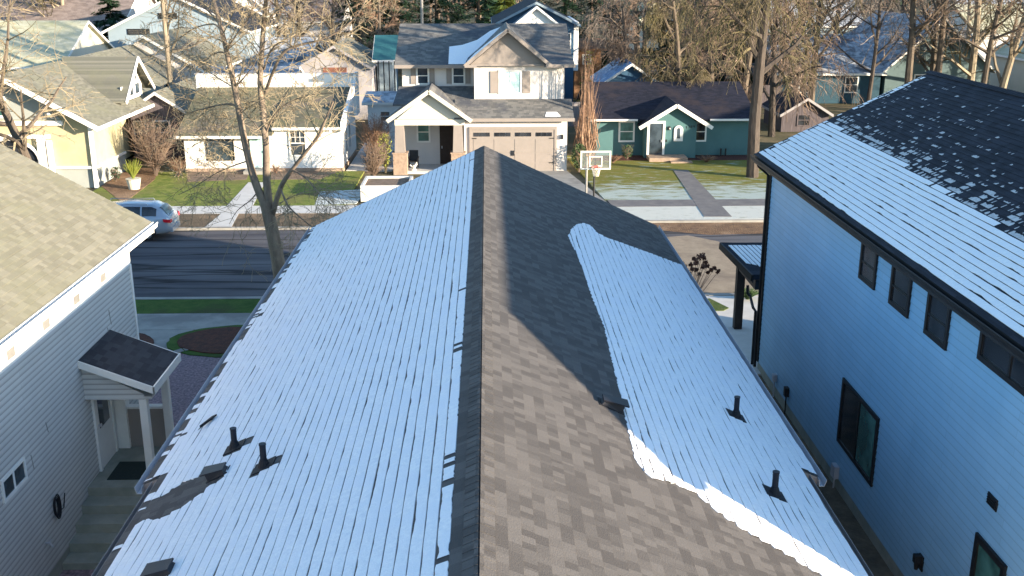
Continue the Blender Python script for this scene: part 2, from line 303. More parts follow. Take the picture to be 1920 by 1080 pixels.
M['soil'] = GROUNDMAT('bare dark soil verge', (.10, .08, .06), (.17, .13, .09), patch=(.24, .17, .11), bump=.04)
M['ground'] = GROUNDMAT('winter ground', (.10, .10, .055), (.15, .125, .08), patch=(.20, .16, .10))

# ---------------------------------------------------------------- mesh builder
class MB:
    def __init__(s): s.v = []; s.f = []
    def add(s, vs_, fs):
        o = len(s.v); s.v.extend([tuple(p) for p in vs_]); s.f.extend([tuple(i + o for i in f) for f in fs]); return s
    def quad(s, *p): return s.add(p, [tuple(range(len(p)))])
    def box(s, x0, x1, y0, y1, z0, z1):
        if x0 > x1: x0, x1 = x1, x0
        if y0 > y1: y0, y1 = y1, y0
        if z0 > z1: z0, z1 = z1, z0
        return s.add([(x0, y0, z0), (x1, y0, z0), (x1, y1, z0), (x0, y1, z0), (x0, y0, z1), (x1, y0, z1), (x1, y1, z1), (x0, y1, z1)],
                     [(0, 3, 2, 1), (4, 5, 6, 7), (0, 1, 5, 4), (1, 2, 6, 5), (2, 3, 7, 6), (3, 0, 4, 7)])
    def slab(s, pts, th, dr=(0, 0, -1)):
        n = len(pts); b = [tuple(p[i] + dr[i] * th for i in range(3)) for p in pts]
        fs = [tuple(range(n)), tuple(range(2 * n - 1, n - 1, -1))]
        for i in range(n): j = (i + 1) % n; fs.append((i, i + n, j + n, j))
        return s.add(list(pts) + b, fs)
    def beam(s, a, b, wd, ht):
        """box-section bar from a to b"""
        a = Vector(a); b = Vector(b); d = (b - a).normalized(); up = Vector((0, 0, 1))
        if abs(d.z) > .95: up = Vector((0, 1, 0))
        r = d.cross(up).normalized(); u = r.cross(d).normalized()
        ring = [(r * sx * wd / 2 + u * sz * ht / 2) for sx, sz in ((-1, -1), (1, -1), (1, 1), (-1, 1))]
        vs_ = [a + q for q in ring] + [b + q for q in ring]
        return s.add(vs_, [(0, 1, 2, 3), (7, 6, 5, 4), (0, 4, 5, 1), (1, 5, 6, 2), (2, 6, 7, 3), (3, 7, 4, 0)])
    def tube(s, pts, rad, n=6, cap=True):
        pts = [Vector(p) for p in pts]; o = len(s.v)
        if not hasattr(rad, '__len__'): rad = [rad] * len(pts)
        ref = None
        for i, p in enumerate(pts):
            d = (pts[min(i + 1, len(pts) - 1)] - pts[max(i - 1, 0)])
            if d.length < 1e-6: d = Vector((0, 0, 1))
            d.normalize()
            if ref is None: ref = Vector((1, 0, 0)) if abs(d.x) < .8 else Vector((0, 1, 0))
            a = d.cross(ref).normalized(); b = d.cross(a).normalized(); ref = b.cross(d) * -1 if False else ref
            for k in range(n):
                t = 2 * math.pi * k / n; q = p + (a * math.cos(t) + b * math.sin(t)) * rad[i]; s.v.append((q.x, q.y, q.z))
        for i in range(len(pts) - 1):
            for k in range(n):
                k2 = (k + 1) % n; s.f.append((o + i * n + k, o + i * n + k2, o + (i + 1) * n + k2, o + (i + 1) * n + k))
        if cap and n > 3:
            s.f.append(tuple(o + k for k in range(n - 1, -1, -1))); s.f.append(tuple(o + (len(pts) - 1) * n + k for k in range(n)))
        return s
    def ball(s, c, r, sz=1.0, n=8, m=5, jit=0, rnd=random):
        o = len(s.v)
        for i in range(m + 1):
            ph = math.pi * i / m
            for k in range(n):
                t = 2 * math.pi * k / n; rr = r * (1 + (rnd.random() - .5) * jit)
                s.v.append((c[0] + rr * math.sin(ph) * math.cos(t), c[1] + rr * math.sin(ph) * math.sin(t), c[2] + rr * sz * math.cos(ph)))
        for i in range(m):
            for k in range(n): k2 = (k + 1) % n; s.f.append((o + i * n + k, o + (i + 1) * n + k, o + (i + 1) * n + k2, o + i * n + k2))
        return s
    def build(s, name, mat, parent=None, local=False, smooth=False):
        me = bpy.data.meshes.new(name)
        off = (0, 0, 0)
        if parent is not None and not local:
            p = parent
            while p.parent is not None: p = p.parent
            off = tuple(p.location)
        vv = s.v if off == (0, 0, 0) else [(a - off[0], b - off[1], c - off[2]) for a, b, c in s.v]
        me.from_pydata(vv, [], s.f); me.materials.append(M[mat] if isinstance(mat, str) else mat)
        if smooth: me.polygons.foreach_set('use_smooth', [True] * len(me.polygons))
        o = bpy.data.objects.new(name, me); C.objects.link(o)
        if parent is not None: o.parent = parent
        return o
def tag(o, label=None, cat=None, group=None, kind=None):
    if label: o['label'] = label
    if cat: o['category'] = cat
    if group: o['group'] = group
    if kind: o['kind'] = kind
    return o
def thing(name, label, cat, loc=(0, 0, 0), rz=0, group=None):
    o = bpy.data.objects.new(name, None); C.objects.link(o); o.location = loc; o.rotation_euler = (0, 0, rz)
    o.empty_display_size = .3
    return tag(o, label, cat, group)
def struct(name, mb, mat, kind='structure', label=None):
    o = mb.build(name, mat); o['kind'] = kind
    if label: o['label'] = label
    return o
def dup(src, loc, rz=0, sc=1.0, label=None):
    r = src.copy(); C.objects.link(r); r.location = loc; r.rotation_euler = (0, 0, rz); r.scale = (sc, sc, sc)
    if label: r['label'] = label
    for ch in src.children:
        c = ch.copy(); C.objects.link(c); c.parent = r
        for g in ch.children:
            d = g.copy(); C.objects.link(d); d.parent = c
    return r
def sheet(pts, z, th=0.0):
    mb = MB()
    p = [(a, b, z) for a, b in pts]
    if th: mb.slab(p, th)
    else: mb.quad(*p)
    return mb
def rect(x0, x1, y0, y1): return [(x0, y0), (x1, y0), (x1, y1), (x0, y1)]
# ---------------------------------------------------------------- setting
struct('ground', sheet(rect(-900, 900, -150, 1600), -0.02), 'ground')
struct('street', sheet([(-160, 36.9), (160, 36.9), (160, 49.0), (6, 48.3), (-3, 47.4), (-160, 47.2)], -0.012), 'asphalt')
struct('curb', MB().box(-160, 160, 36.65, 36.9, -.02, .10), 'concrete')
struct('far_curb', MB().slab([(-160, 47.2, .10), (-3, 47.4, .10), (6, 48.3, .10), (160, 49, .10), (160, 49.2, .10), (6, 48.5, .10), (-3, 47.6, .10), (-160, 47.4, .10)], .12), 'concrete')
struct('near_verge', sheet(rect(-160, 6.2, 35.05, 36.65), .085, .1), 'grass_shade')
struct('near_verge_right', sheet([(6.9, 36.3), (8.0, 36.3), (8.45, 35.2), (8.2, 34.9), (7.8, 34.9), (7.6, 35.6), (6.9, 35.6)], .094, .05), 'grass_green')
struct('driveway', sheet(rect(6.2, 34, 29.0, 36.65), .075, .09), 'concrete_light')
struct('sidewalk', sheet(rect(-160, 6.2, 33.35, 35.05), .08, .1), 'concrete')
struct('walkway', sheet([(-12.6, 33.35), (-9.8, 33.35), (-9.3, 31.8), (-9.6, 28.5), (-8.0, 26.5), (-6.4, 24), (-6.2, 19), (-8.6, 19), (-8.6, 24.6), (-11.0, 27), (-11.5, 31.5)], .072, .09), 'concrete')
def blob(cx, cy, rx, ry, n=44, seed=1, j=.025):
    rn = random.Random(seed)
    return [(cx + rx * math.cos(2 * math.pi * i / n) * (1 + rn.uniform(-j, j)), cy + ry * math.sin(2 * math.pi * i / n) * (1 + rn.uniform(-j, j))) for i in range(n)]
struct('gravel_patio', sheet(blob(-7.7, 28.4, 2.9, 3.7, seed=3, j=.02), .082, .06), 'gravel')
pv = MB()
for k in range(64):
    a0 = 2 * math.pi * k / 64; a1 = 2 * math.pi * (k + .86) / 64
    pv.slab([(-7.7 + math.cos(a) * rx, 28.4 + math.sin(a) * rx * 1.27, .13) for a, rx in ((a0, 2.85), (a1, 2.85), (a1, 3.08), (a0, 3.08))], .08)
struct('paver_edging', pv, 'concrete')
struct('planting_bed', sheet(blob(-8.1, 32.2, 1.9, 1.25, seed=5), .14, .08), 'mulch')
struct('planting_bed_rim', sheet(blob(-8.1, 32.2, 2.2, 1.5, seed=6), .11, .06), 'grass_shade')
struct('side_bed', sheet(blob(-12.2, 31.9, 1.5, 1.2, seed=7), .13, .08), 'mulch')
struct('side_gravel', sheet(rect(-8.6, -3.6, -5, 19.6), .03, .05), 'gravel')
struct('side_yard', sheet(rect(4.0, 8.05, -5, 29.0), .02, .05), 'soil')
# far side of the street
struct('far_verge', sheet([(-160, 47.4), (-3, 47.6), (-3, 50.3), (-160, 50.3)], .09, .1), 'soil')
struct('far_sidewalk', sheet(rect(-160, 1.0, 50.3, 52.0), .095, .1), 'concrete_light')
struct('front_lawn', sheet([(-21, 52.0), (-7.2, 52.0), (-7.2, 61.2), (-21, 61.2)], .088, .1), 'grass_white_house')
frp = [PZ(*q)[:2] for q in ((590, 388), (668, 385), (690, 358), (600, 362))]
struct('frosted_lawn_patch', sheet(frp, .094, .03), 'frost_path')
struct('front_walk', sheet([PZ(*q)[:2] for q in ((418, 398), (470, 398), (497, 345), (466, 345))], .1, .06), 'concrete_light')
struct('verge_walk', sheet([PZ(*q)[:2] for q in ((384, 430), (434, 430), (448, 404), (415, 404))], .1, .06), 'concrete_light')
struct('front_path_bed', sheet([PZ(*q)[:2] for q in ((352, 344), (462, 340), (470, 322), (352, 322))], .1, .06), 'dirt')
struct('front_right_bed', sheet([PZ(*q)[:2] for q in ((508, 340), (600, 339), (632, 325), (508, 322))], .1, .06), 'dirt')
struct('side_driveway', sheet(rect(-8.3, -5.6, 61.5, 80), .06, .08), 'concrete_light')
struct('brown_bed', sheet([PZ(*q)[:2] for q in ((190, 352), (232, 385), (290, 340), (300, 318), (245, 318))], .1, .06), 'leaf_litter')
struct('garage_driveway', sheet([(-1.4, 61), (4.6, 61), (6.2, 51.3), (6.6, 48.4), (-2.4, 47.7), (-1.6, 52)], .1, .1), 'concrete')
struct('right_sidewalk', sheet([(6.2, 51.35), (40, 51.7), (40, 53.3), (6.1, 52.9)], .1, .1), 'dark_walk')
struct('right_verge', sheet([(6.5, 48.5), (40, 49.2), (40, 51.7), (6.2, 51.35)], .09, .1), 'frost_strip')
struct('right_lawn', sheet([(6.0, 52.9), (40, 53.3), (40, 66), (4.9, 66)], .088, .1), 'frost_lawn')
struct('fallen_leaves', sheet([PZ(*q)[:2] for q in ((1195, 414), (1300, 412), (1500, 405), (1500, 436), (1330, 440), (1240, 432))], -.004), 'leaf_litter')
struct('tan_pavement', sheet([PZ(*q)[:2] for q in ((1225, 446), (1290, 441), (1345, 452), (1400, 470), (1500, 478), (1500, 548), (1290, 549), (1200, 520))], -.006), 'paler')  # lighter tan patch laid over this part of the street
struct('right_path', sheet([PZ(*q)[:2] for q in ((1262, 322), (1290, 322), (1372, 410), (1320, 410))], .104, .05), 'dark_walk')
struct('green_house_bed', sheet(rect(6.5, 17.0, 64.2, 66), .1, .08), 'mulch')
struct('cross_street', sheet([(6, 118), (34, 118), (60, 126), (60, 133), (34, 125), (6, 124)], .0, .05), 'asphalt')
struct('sunny_verge', sheet(rect(8, 30, 126, 136), .02, .05), 'grass_green')

# ---------------------------------------------------------------- house helpers
def mapf(plane, at, out):
    if plane == 'y': return lambda a, d, z: (a, at + out * d, z)
    return lambda a, d, z: (at + out * d, a, z)
def pbox(mb, f, a0, a1, d0, d1, z0, z1):
    p = f(a0, d0, z0); q = f(a1, d1, z1); mb.box(p[0], q[0], p[1], q[1], z0, z1)
def window(par, plane, at, out, a0, a1, z0, z1, frame='white', glass='glass', style='double', fw=.07, lites=0, proud=.05, label=None, name='window', sill=False):
    f = mapf(plane, at, out); mb = MB()
    pbox(mb, f, a0 - fw, a0, -.02, proud, z0 - fw, z1 + fw); pbox(mb, f, a1, a1 + fw, -.02, proud, z0 - fw, z1 + fw)
    pbox(mb, f, a0, a1, -.02, proud, z1, z1 + fw); pbox(mb, f, a0, a1, -.02, proud, z0 - fw, z0)
    if style == 'double': pbox(mb, f, a0, a1, -.02, proud - .012, (z0 + z1) / 2 - .025, (z0 + z1) / 2 + .025)
    if style == 'slider': pbox(mb, f, (a0 + a1) / 2 - .03, (a0 + a1) / 2 + .03, -.02, proud - .012, z0, z1)
    if lites:
        for k in range(1, lites):
            a = a0 + (a1 - a0) * k / lites; pbox(mb, f, a - .012, a + .012, -.02, proud - .02, (z0 + z1) / 2 if style == 'double' else z0, z1)
        zz = (z0 + 3 * z1) / 4 if style == 'double' else (z0 + z1) / 2
        pbox(mb, f, a0, a1, -.02, proud - .021, zz - .012, zz + .012)
    w_ = mb.build(name, frame, par)
    if label: w_['label'] = label
    g = MB(); pbox(g, f, a0, a1, -.03, .02, z0, z1); g.build('pane', glass, w_)
    if sill:
        s = MB(); pbox(s, f, a0 - fw - .04, a1 + fw + .04, 0, proud + .05, z0 - fw - .06, z0 - fw - .002); s.build('sill', frame, w_)
    return w_
def gable(par, x0, x1, y0, y1, zb, ze, zr, axis, wall, roof, over=.4, trim='white', th=.16, wallname='wall', roofname='roof', rk=.35, cut=None, fascia=True):
    """walls with gable ends and a two-slope roof; axis = direction of the ridge"""
    mb = MB()
    if axis == 'y':
        xm = (x0 + x1) / 2
        prof = [(x0, zb), (x1, zb), (x1, ze), (xm, zr), (x0, ze)]
        mb.add([(a, y0, z) for a, z in prof] + [(a, y1, z) for a, z in prof],
               [(0, 1, 2, 3, 4), (9, 8, 7, 6, 5)] + [(i, i + 5, (i + 1) % 5 + 5, (i + 1) % 5) for i in range(5)])
    else:
        ym = (y0 + y1) / 2
        prof = [(y0, zb), (y1, zb), (y1, ze), (ym, zr), (y0, ze)]
        mb.add([(x0, a, z) for a, z in prof] + [(x1, a, z) for a, z in prof],
               [(0, 4, 3, 2, 1), (5, 6, 7, 8, 9)] + [(i, (i + 1) % 5, (i + 1) % 5 + 5, i + 5) for i in range(5)])
    mb.build(wallname, wall, par)
    r = MB(); fa = MB(); e = .02
    if axis == 'y':
        xm = (x0 + x1) / 2; s = (zr - ze) / (xm - x0); zo = ze - s * over + th
        for sx, xe in ((-1, x0 - over), (1, x1 + over)):
            q = [(xm, y0 - rk, zr + th + e), (xe, y0 - rk, zo + e), (xe, y1 + rk, zo + e), (xm, y1 + rk, zr + th + e)]
            r.slab(q if sx < 0 else q[::-1], th)
            for yy in (y0 - rk - .03, y1 + rk + .002):
                pts = [(xm, yy, zr + th + e), (xe, yy, zo + e), (xe, yy, zo + e - .2), (xm, yy, zr + th + e - .2)]
                fa.slab(pts, .028, (0, 1, 0))
            fa.box(xe - (.03 if sx < 0 else -.002), xe + (.03 if sx > 0 else -.002), y0 - rk - .03, y1 + rk + .03, zo - .16, zo + e - .002)
    else:
        ym = (y0 + y1) / 2; s = (zr - ze) / (ym - y0); zo = ze - s * over + th
        for sx, ye in ((-1, y0 - over), (1, y1 + over)):
            q = [(x0 - rk, ym, zr + th + e), (x1 + rk, ym, zr + th + e), (x1 + rk, ye, zo + e), (x0 - rk, ye, zo + e)]
            r.slab(q if sx > 0 else q[::-1], th)
            for xx in (x0 - rk - .03, x1 + rk + .002):
                pts = [(xx, ym, zr + th + e), (xx, ye, zo + e), (xx, ye, zo + e - .2), (xx, ym, zr + th + e - .2)]
                fa.slab(pts, .028, (1, 0, 0))
            fa.box(x0 - rk - .03, x1 + rk + .03, ye - (.03 if sx < 0 else -.002), ye + (.03 if sx > 0 else -.002), zo - .16, zo + e - .002)
    r.build(roofname, roof, par)
    if fascia: fa.build('fascia', trim, par)
def laps(mb, plane, at, out, a0, a1, z0, z1, e=.12, d=.014):
    """lap siding as real sawtooth boards"""
    f = mapf(plane, at, out); n = max(1, int(round((z1 - z0) / e))); e = (z1 - z0) / n
    for i in range(n):
        za, zb = z0 + i * e, z0 + (i + 1) * e
        mb.quad(f(a0, d, za), f(a1, d, za), f(a1, .001, zb), f(a0, .001, zb))
        mb.quad(f(a0, 0, za), f(a1, 0, za), f(a1, d, za), f(a0, d, za))

# ---------------------------------------------------------------- the snowy house below the camera
XR = -.105; PIT = .47; HW = 5.16; Y0, Y1 = 2.5, 30.95; YJ = 14.6; HW2 = 4.92; SL = math.sqrt(1 + PIT * PIT)
def roofpt(side, s, y, lift=0.0):
    """side -1 left / +1 right, s = distance down the slope from the ridge"""
    x = s / SL
    nx, nz = side * PIT / SL, 1 / SL
    return (XR + side * x + nx * lift, y, FGZ - PIT * x + nz * lift)
near = thing('snowy_house', 'house right below the camera, its long gabled roof half covered in thin snow', 'house', (XR, 17, 0))
wl = MB(); hw_ = HW - .45
prof = [(-hw_, 0), (hw_, 0), (hw_, FGZ - PIT * hw_ - .25), (0, FGZ - .25), (-hw_, FGZ - PIT * hw_ - .25)]
yb = 30.5
for (ya, yc, hh) in ((YJ + .05, 30.5, hw_), (Y0 + .4, YJ - .0, hw_ - .25)):
    prof = [(-hh, 0), (hh, 0), (hh, FGZ - PIT * hh - .25), (0, FGZ - .25), (-hh, FGZ - PIT * hh - .25)]
    wl.add([(XR + a, ya, z) for a, z in prof] + [(XR + a, yc, z) for a, z in prof],
           [(0, 1, 2, 3, 4), (9, 8, 7, 6, 5)] + [(i, i + 5, (i + 1) % 5 + 5, (i + 1) % 5) for i in range(5)])
wl.build('wall', 'cream', near)
ROW = .15
def courses(side):
    mb = MB(); n = int(HW * SL / ROW)
    for i in range(n + 1):
        s0 = i * ROW; s1 = min((i + 1) * ROW, HW * SL)
        if s1 - s0 < .01: continue
        ya = Y0 if s1 / SL <= HW2 + .02 else YJ
        a, b, c_, d = roofpt(side, s0, ya, .001), roofpt(side, s0, Y1, .001), roofpt(side, s1, Y1, .009), roofpt(side, s1, ya, .009)
        e, f = roofpt(side, s1, Y1, 0), roofpt(side, s1, ya, 0)
        if side > 0: mb.quad(a, d, c_, b); mb.quad(d, f, e, c_)
        else: mb.quad(a, b, c_, d); mb.quad(d, c_, e, f)
    return mb
for side in (-1, 1):
    courses(side).build('roof_slope', 'tan_shingle', near)
dk = MB()
for side in (-1, 1):
    for (ya, yc, hh) in ((YJ, Y1 - .004, HW - .004), (Y0, YJ, HW2 - .004)):
        q = [roofpt(side, 0, ya, -.01), roofpt(side, hh * SL, ya, -.01), roofpt(side, hh * SL, yc, -.01), roofpt(side, 0, yc, -.01)]
        dk.slab(q if side > 0 else q[::-1], .12)
dk.build('roof_deck', 'brown_gutter', near)
# ridge cap: overlapping pieces
rc = MB(); y = Y0
while y < Y1 - .05:
    y2 = min(y + .30, Y1)
    for side in (-1, 1):
        a = [roofpt(side, 0, y, .022), roofpt(side, .16, y, .022), roofpt(side, .16, y2, .012), roofpt(side, 0, y2, .012)]
        rc.slab(a if side > 0 else a[::-1], .012)
    y += .145
rc.build('ridge_cap', 'tan_shingle', near)
# rake trim and gutters
fa = MB()
for side in (-1, 1):
    a = [roofpt(side, 0, Y1 + .002, .0), roofpt(side, HW * SL, Y1 + .002, .0), roofpt(side, HW * SL, Y1 + .002, -.2), roofpt(side, 0, Y1 + .002, -.2)]
    fa.slab(a, .03, (0, 1, 0))
fa.build('fascia', 'taupe', near)
def gutter(xe, sgn, ya, yb_, z, wd=.11, mat='gutter', par=None, name='gutter', dp=.11):
    g = MB(); o = .008
    prof = [(0, 0), (0, -dp), (wd * .75, -dp), (wd, -.02), (wd, 0), (wd - o, 0), (wd - o, -.02), (wd * .75 - o, -dp + o), (o, -dp + o), (o, 0)]
    n = len(prof)
    g.add([(xe + sgn * a, yy, z + b) for yy in (ya, yb_) for a, b in prof],
          [tuple(range(n)), tuple(range(2 * n - 1, n - 1, -1))] + [(i, i + n, (i + 1) % n + n, (i + 1) % n) for i in range(n)])
    return g.build(name, mat, par)
ze = FGZ - PIT * HW
for side in (-1, 1):
    gutter(XR + side * (HW - .01), side, YJ - .1, Y1, ze + .0, mat='gutter', par=near)
    gutter(XR + side * (HW2 - .01), side, Y0, YJ - .12, FGZ - PIT * HW2, mat='brown_gutter', par=near, wd=.07)
# --- snow on the near roof
rng = np.random.default_rng(5)
def vnoise(n, step, per, seed):
    r = np.random.default_rng(seed); k = int(n * step / per) + 4
    g = r.random(k); x = np.arange(n) * step / per; i = x.astype(int); f = x - i; f = f * f * (3 - 2 * f)
    return g[i] * (1 - f) + g[i + 1] * f
RN = (PIT, 0, 1)
def rpx(px, py, side):
    n = (side * PIT, 0, 1); p = PP(px, py, n, side * PIT * XR + FGZ)
    return ((p[0] - XR) * side * SL, p[1])
def inpoly(s, y, poly):
    c = False; n = len(poly); j = n - 1
    for i in range(n):
        a, b = poly[i], poly[j]
        if (a[1] > y) != (b[1] > y) and s < (b[0] - a[0]) * (y - a[1]) / (b[1] - a[1]) + a[0]: c = not c
        j = i
    return c
def snow(side, keep, y0, y1, smax, th=.009, step=.05, seed=0, row=ROW, fpt=None, gap=.010, gapn=.035):
    fpt = fpt or roofpt
    V = []; F = []
    n = int((y1 - y0) / step)
    ys = y0 + np.arange(n) * step
    for i in range(int(smax / row)):
        g0 = vnoise(n, step, .35, seed + i * 7) ; g1 = vnoise(n, step, .11, seed + i * 7 + 1); g2 = vnoise(n, step, 1.7, seed + i * 7 + 2)
        gp = gap * (.55 + .9 * g0) + gapn * np.clip(g0 * .6 + g1 * .25 + g2 * .55 - .82, 0, 1)
        up = .001 + .004 * vnoise(n, step, .2, seed + i * 7 + 3)
        tt = th * (.6 + .8 * vnoise(n, step, .25, seed + i * 7 + 4))
        s0 = i * row
        run = False
        for k in range(n):
            y = ys[k]; kk = keep(i, s0 + row * .5, y)
            if kk == 0: run = False; continue
            ka = kb = None
            if isinstance(kk, tuple): ka, kb = kk; kk = 1
            a = s0 + row * (1 - kk) * .5 + up[k]; b = s0 + row - max(.001, gp[k]) - row * (1 - kk) * .35
            if ka is not None: a = max(a, s0 + ka * row); b = min(b, s0 + kb * row + .002)
            if b - a < .012: run = False; continue
            t = tt[k] * (.4 + .6 * kk)
            base = len(V)
            V.extend([fpt(side, a, y, .0), fpt(side, a + .005, y, t * .9 + .002), fpt(side, (a + b) / 2, y, t + .006), fpt(side, b - .004, y, t + .009), fpt(side, b, y, .004)])
            if run:
                for q in range(4):
                    p0 = base - 5 + q
                    F.append((p0, p0 + 1, p0 + 6, p0 + 5) if side > 0 else (p0, p0 + 5, p0 + 6, p0 + 1))
            run = True
    mb = MB(); mb.v = [tuple(map(float, v)) for v in V]; mb.f = F
    return mb
streak = [rpx(*q, -1) for q in ((415, 882), (428, 888), (412, 903), (395, 912), (370, 932), (345, 950), (322, 962), (300, 972), (275, 975), (252, 988), (236, 990), (250, 968), (272, 948), (296, 935), (320, 922), (340, 908), (362, 900), (385, 890))]
boots = [rpx(440, 843, -1), rpx(497, 876, -1)]
def hsh(a, b, c=0):
    v = math.sin(a * 12.9898 + b * 78.233 + c * 37.719) * 43758.5453; return v - math.floor(v)
def n2(x, y, sc=1.0, sd_=0): return mnoise.noise(Vector((x * sc, y * sc, sd_)))
def keepL(i, s, y):
    if y < YJ + .02 and s > HW2 * SL - .09: return 0
    if y > Y1 - .05: return 0
    if s > HW * SL - .06: return 0
    top = .22 + .02 * n2(y, 0, 3.1)
    if s < top: return 0
    if s < .95:
        # speckled, half melted rows near the ridge, more open close to the camera
        q = .8 * n2(y * 9, s * 12, 1, 3) + .6 * n2(y * 21, s * 23, 1, 4) + (s - .22) * 3.4 - .30 * max(0, (17 - y) / 9) - (.75 if s < .3 else -.12)
        if q < -.02: return 0
        if q < .3: return .80 + q * .6
    e = HW * SL - s if y > YJ else HW2 * SL - s
    if e < .42:
        q = n2(y * 2.2, s * 5, 1, 8) + .4 * n2(y * 9, s * 9, 1, 2) + (e - .07) * 3.6
        if q < 0: return 0
        if q < .1: return .8
    ys_, ss_ = y + .05 * n2(y * 7, s * 7, 1, 5), s + .05 * n2(y * 9, s * 6, 1, 6)
    if abs(y - 14) < 3.5 and s > 3:
        ok = [k / 8 for k in range(9) if not inpoly(ss_ - ROW / 2 + ROW * k / 8, ys_, streak)]
        if not ok: return 0
        if len(ok) < 9:
            return (ok[0], ok[-1]) if len(ok) > 1 and round((ok[-1] - ok[0]) * 8) == len(ok) - 1 else ((0, .45) if 0 in ok else 0)
    for b in boots:
        dx, dy = s - b[0], y - b[1]
        if -.3 < dx < .2 and abs(dy + dx * .3) < .11 + .04 * n2(y * 20, s * 20): return 0
    return 1
snow(-1, keepL, Y0, Y1, HW * SL, seed=100).build('snow_cover', 'snow', near)
spoly = [rpx(*q, 1) for q in ((1064, 442), (1070, 430), (1080, 421), (1093, 418), (1107, 423), (1118, 436), (1135, 445), (1180, 461), (1230, 479), (1277, 497))]
spoly += [(9, rpx(1277, 497, 1)[1] - .2), (9, 2)]
spoly += [rpx(*q, 1) for q in ((1560, 1095), (1540, 1082), (1470, 1040), (1400, 1000), (1345, 962), (1300, 925), (1262, 908), (1225, 900), (1205, 885), (1188, 860), (1172, 790), (1150, 690), (1130, 610), (1110, 560), (1090, 500))]
def keepR(i, s, y):
    if s > HW * SL - .04 or (y < YJ + .02 and s > HW2 * SL - .04): return 0
    yy = y + .02 * n2(y * 9, s * 9, 1, 1); ss = s + .02 * n2(y * 13, s, 1, 2)
    fr = [k / 8 for k in range(9) if inpoly(ss - ROW / 2 + ROW * k / 8, yy, spoly)]
    if not fr: return 0
    if len(fr) < 9: return (fr[0], fr[-1])
    if not inpoly(ss - .3, yy, spoly):
        q = n2(y * 7, s * 11, 1, 12)
        return .88 + .12 * (q > 0)
    return 1
snow(1, keepR, Y0, Y1, HW * SL, seed=900, th=.010).build('snow_cover', 'snow', near)
# --- pipes and box vents on the near roof (they stand in it: parts)
def pipe_vent(side, px, py, hgt, r=.045):
    s, y = rpx(px, py, side); b = Vector(roofpt(side, s, y, 0))
    mb = MB(); mb.tube([b + Vector((0, 0, -.1)), b + Vector((0, 0, hgt))], r, 12)
    mb.tube([b + Vector((0, 0, hgt - .01)), b + Vector((0, 0, hgt + .012))], r * 1.12, 12)
    o = mb.build('vent_pipe', 'pipe', near, smooth=False)
    fl = MB(); a = [roofpt(side, s + ds, y + dy, .022) for ds, dy in ((-.17, -.15), (-.17, .15), (.15, .15), (.15, -.15))]
    fl.slab(a if side < 0 else a[::-1], .02); fl.tube([b + Vector((0, 0, 0)), b + Vector((0, 0, .11))], [r * 2.0, r * 1.15], 12)
    fl.build('flashing', 'rubber', o)
pipe_vent(-1, 440, 840, .31); pipe_vent(-1, 495, 875, .33)
pipe_vent(1, 1380, 781, .34); pipe_vent(1, 1452, 927, .34)
def box_vent(side, px, py, wd=.3, ln=.34, ht=.13):
    s, y = rpx(px, py, side); mb = MB()
    def q(ds, dy, l): return roofpt(side, s + ds, y + dy, l)
    b0 = [q(-ln / 2, -wd / 2, 0), q(-ln / 2, wd / 2, 0), q(ln / 2, wd / 2, 0), q(ln / 2, -wd / 2, 0)]
    t0 = [q(-ln / 2 + .03, -wd / 2 + .03, ht * .6), q(-ln / 2 + .03, wd / 2 - .03, ht * .6), q(ln / 2, wd / 2 - .02, ht), q(ln / 2, -wd / 2 + .02, ht)]
    mb.add(b0 + t0, [(0, 1, 5, 4), (1, 2, 6, 5), (2, 3, 7, 6), (3, 0, 4, 7), (4, 5, 6, 7)])
    t1 = [q(-ln / 2, -wd / 2, ht * .6 + .012), q(-ln / 2, wd / 2, ht * .6 + .012), q(ln / 2 + .05, wd / 2 + .02, ht + .02), q(ln / 2 + .05, -wd / 2 - .02, ht + .02)]
    mb.slab(t1, .02, (-side * PIT / SL, 0, -1 / SL))
    o = mb.build('box_vent', 'pipe', near)
    fl = MB(); a = [q(-ln * .6, -wd * .6, .012), q(-ln * .6, wd * .6, .012), q(ln * .6, wd * .6, .012), q(ln * .6, -wd * .6, .012)]
    fl.slab(a, .01, (-side * PIT / SL, 0, -1 / SL)); fl.build('flashing', 'rubber', o)
box_vent(-1, 410, 890, wd=.24, ln=.27); box_vent(-1, 307, 1076, wd=.25, ln=.28); box_vent(1, 1145, 762, ln=.32, wd=.22)
st = Vector(roofpt(-1, *rpx(397, 791, -1), 0)); mb = MB()
mb.add([st + Vector(v) for v in ((-.16, -.3, -.02), (.02, .12, .02), (.10, .22, .03), (.0, -.02, .035), (-.12, -.2, .02))], [(0, 1, 2, 3, 4)])
mb.slab([tuple(st + Vector(v)) for v in ((-.14, -.22, .035), (.0, -.05, .08), (.06, .12, .09), (-.02, .1, .06))], .03)
mb.build('flashing_boot', 'rubber', near)

# ---------------------------------------------------------------- left neighbour
lh = thing('grey_siding_house', 'grey beige sided house with a sunlit tan roof at the left edge', 'house', (-12, 17, 0))
LX = -8.6; LT = 4.98; LB = .32; LY1 = 24.56; LY0 = 2.0; LPIT = .57; LEX = -8.2; LEZ = 5.62; LRX = -13.6
b = MB(); laps(b, 'x', LX, 1, LY0, LY1, LB, LT - .18, .118, .013)
zr_ = LEZ + LPIT * (LEX - LRX)
b.quad((LX, LY0, .0), (LX, LY1, .0), (LX, LY1, 5.3), (LX, LY0, 5.3))
b.add([(LX, LY1, 0), (-18.6, LY1, 0), (-18.6, LY1, 5.1), (LRX, LY1, zr_ - .3), (LX, LY1, 5.1)], [(0, 1, 2, 3, 4)])
b.add([(LX, LY0, 0), (-18.6, LY0, 0), (-18.6, LY0, 5.1), (LRX, LY0, zr_ - .3), (LX, LY0, 5.1)], [(0, 4, 3, 2, 1)])
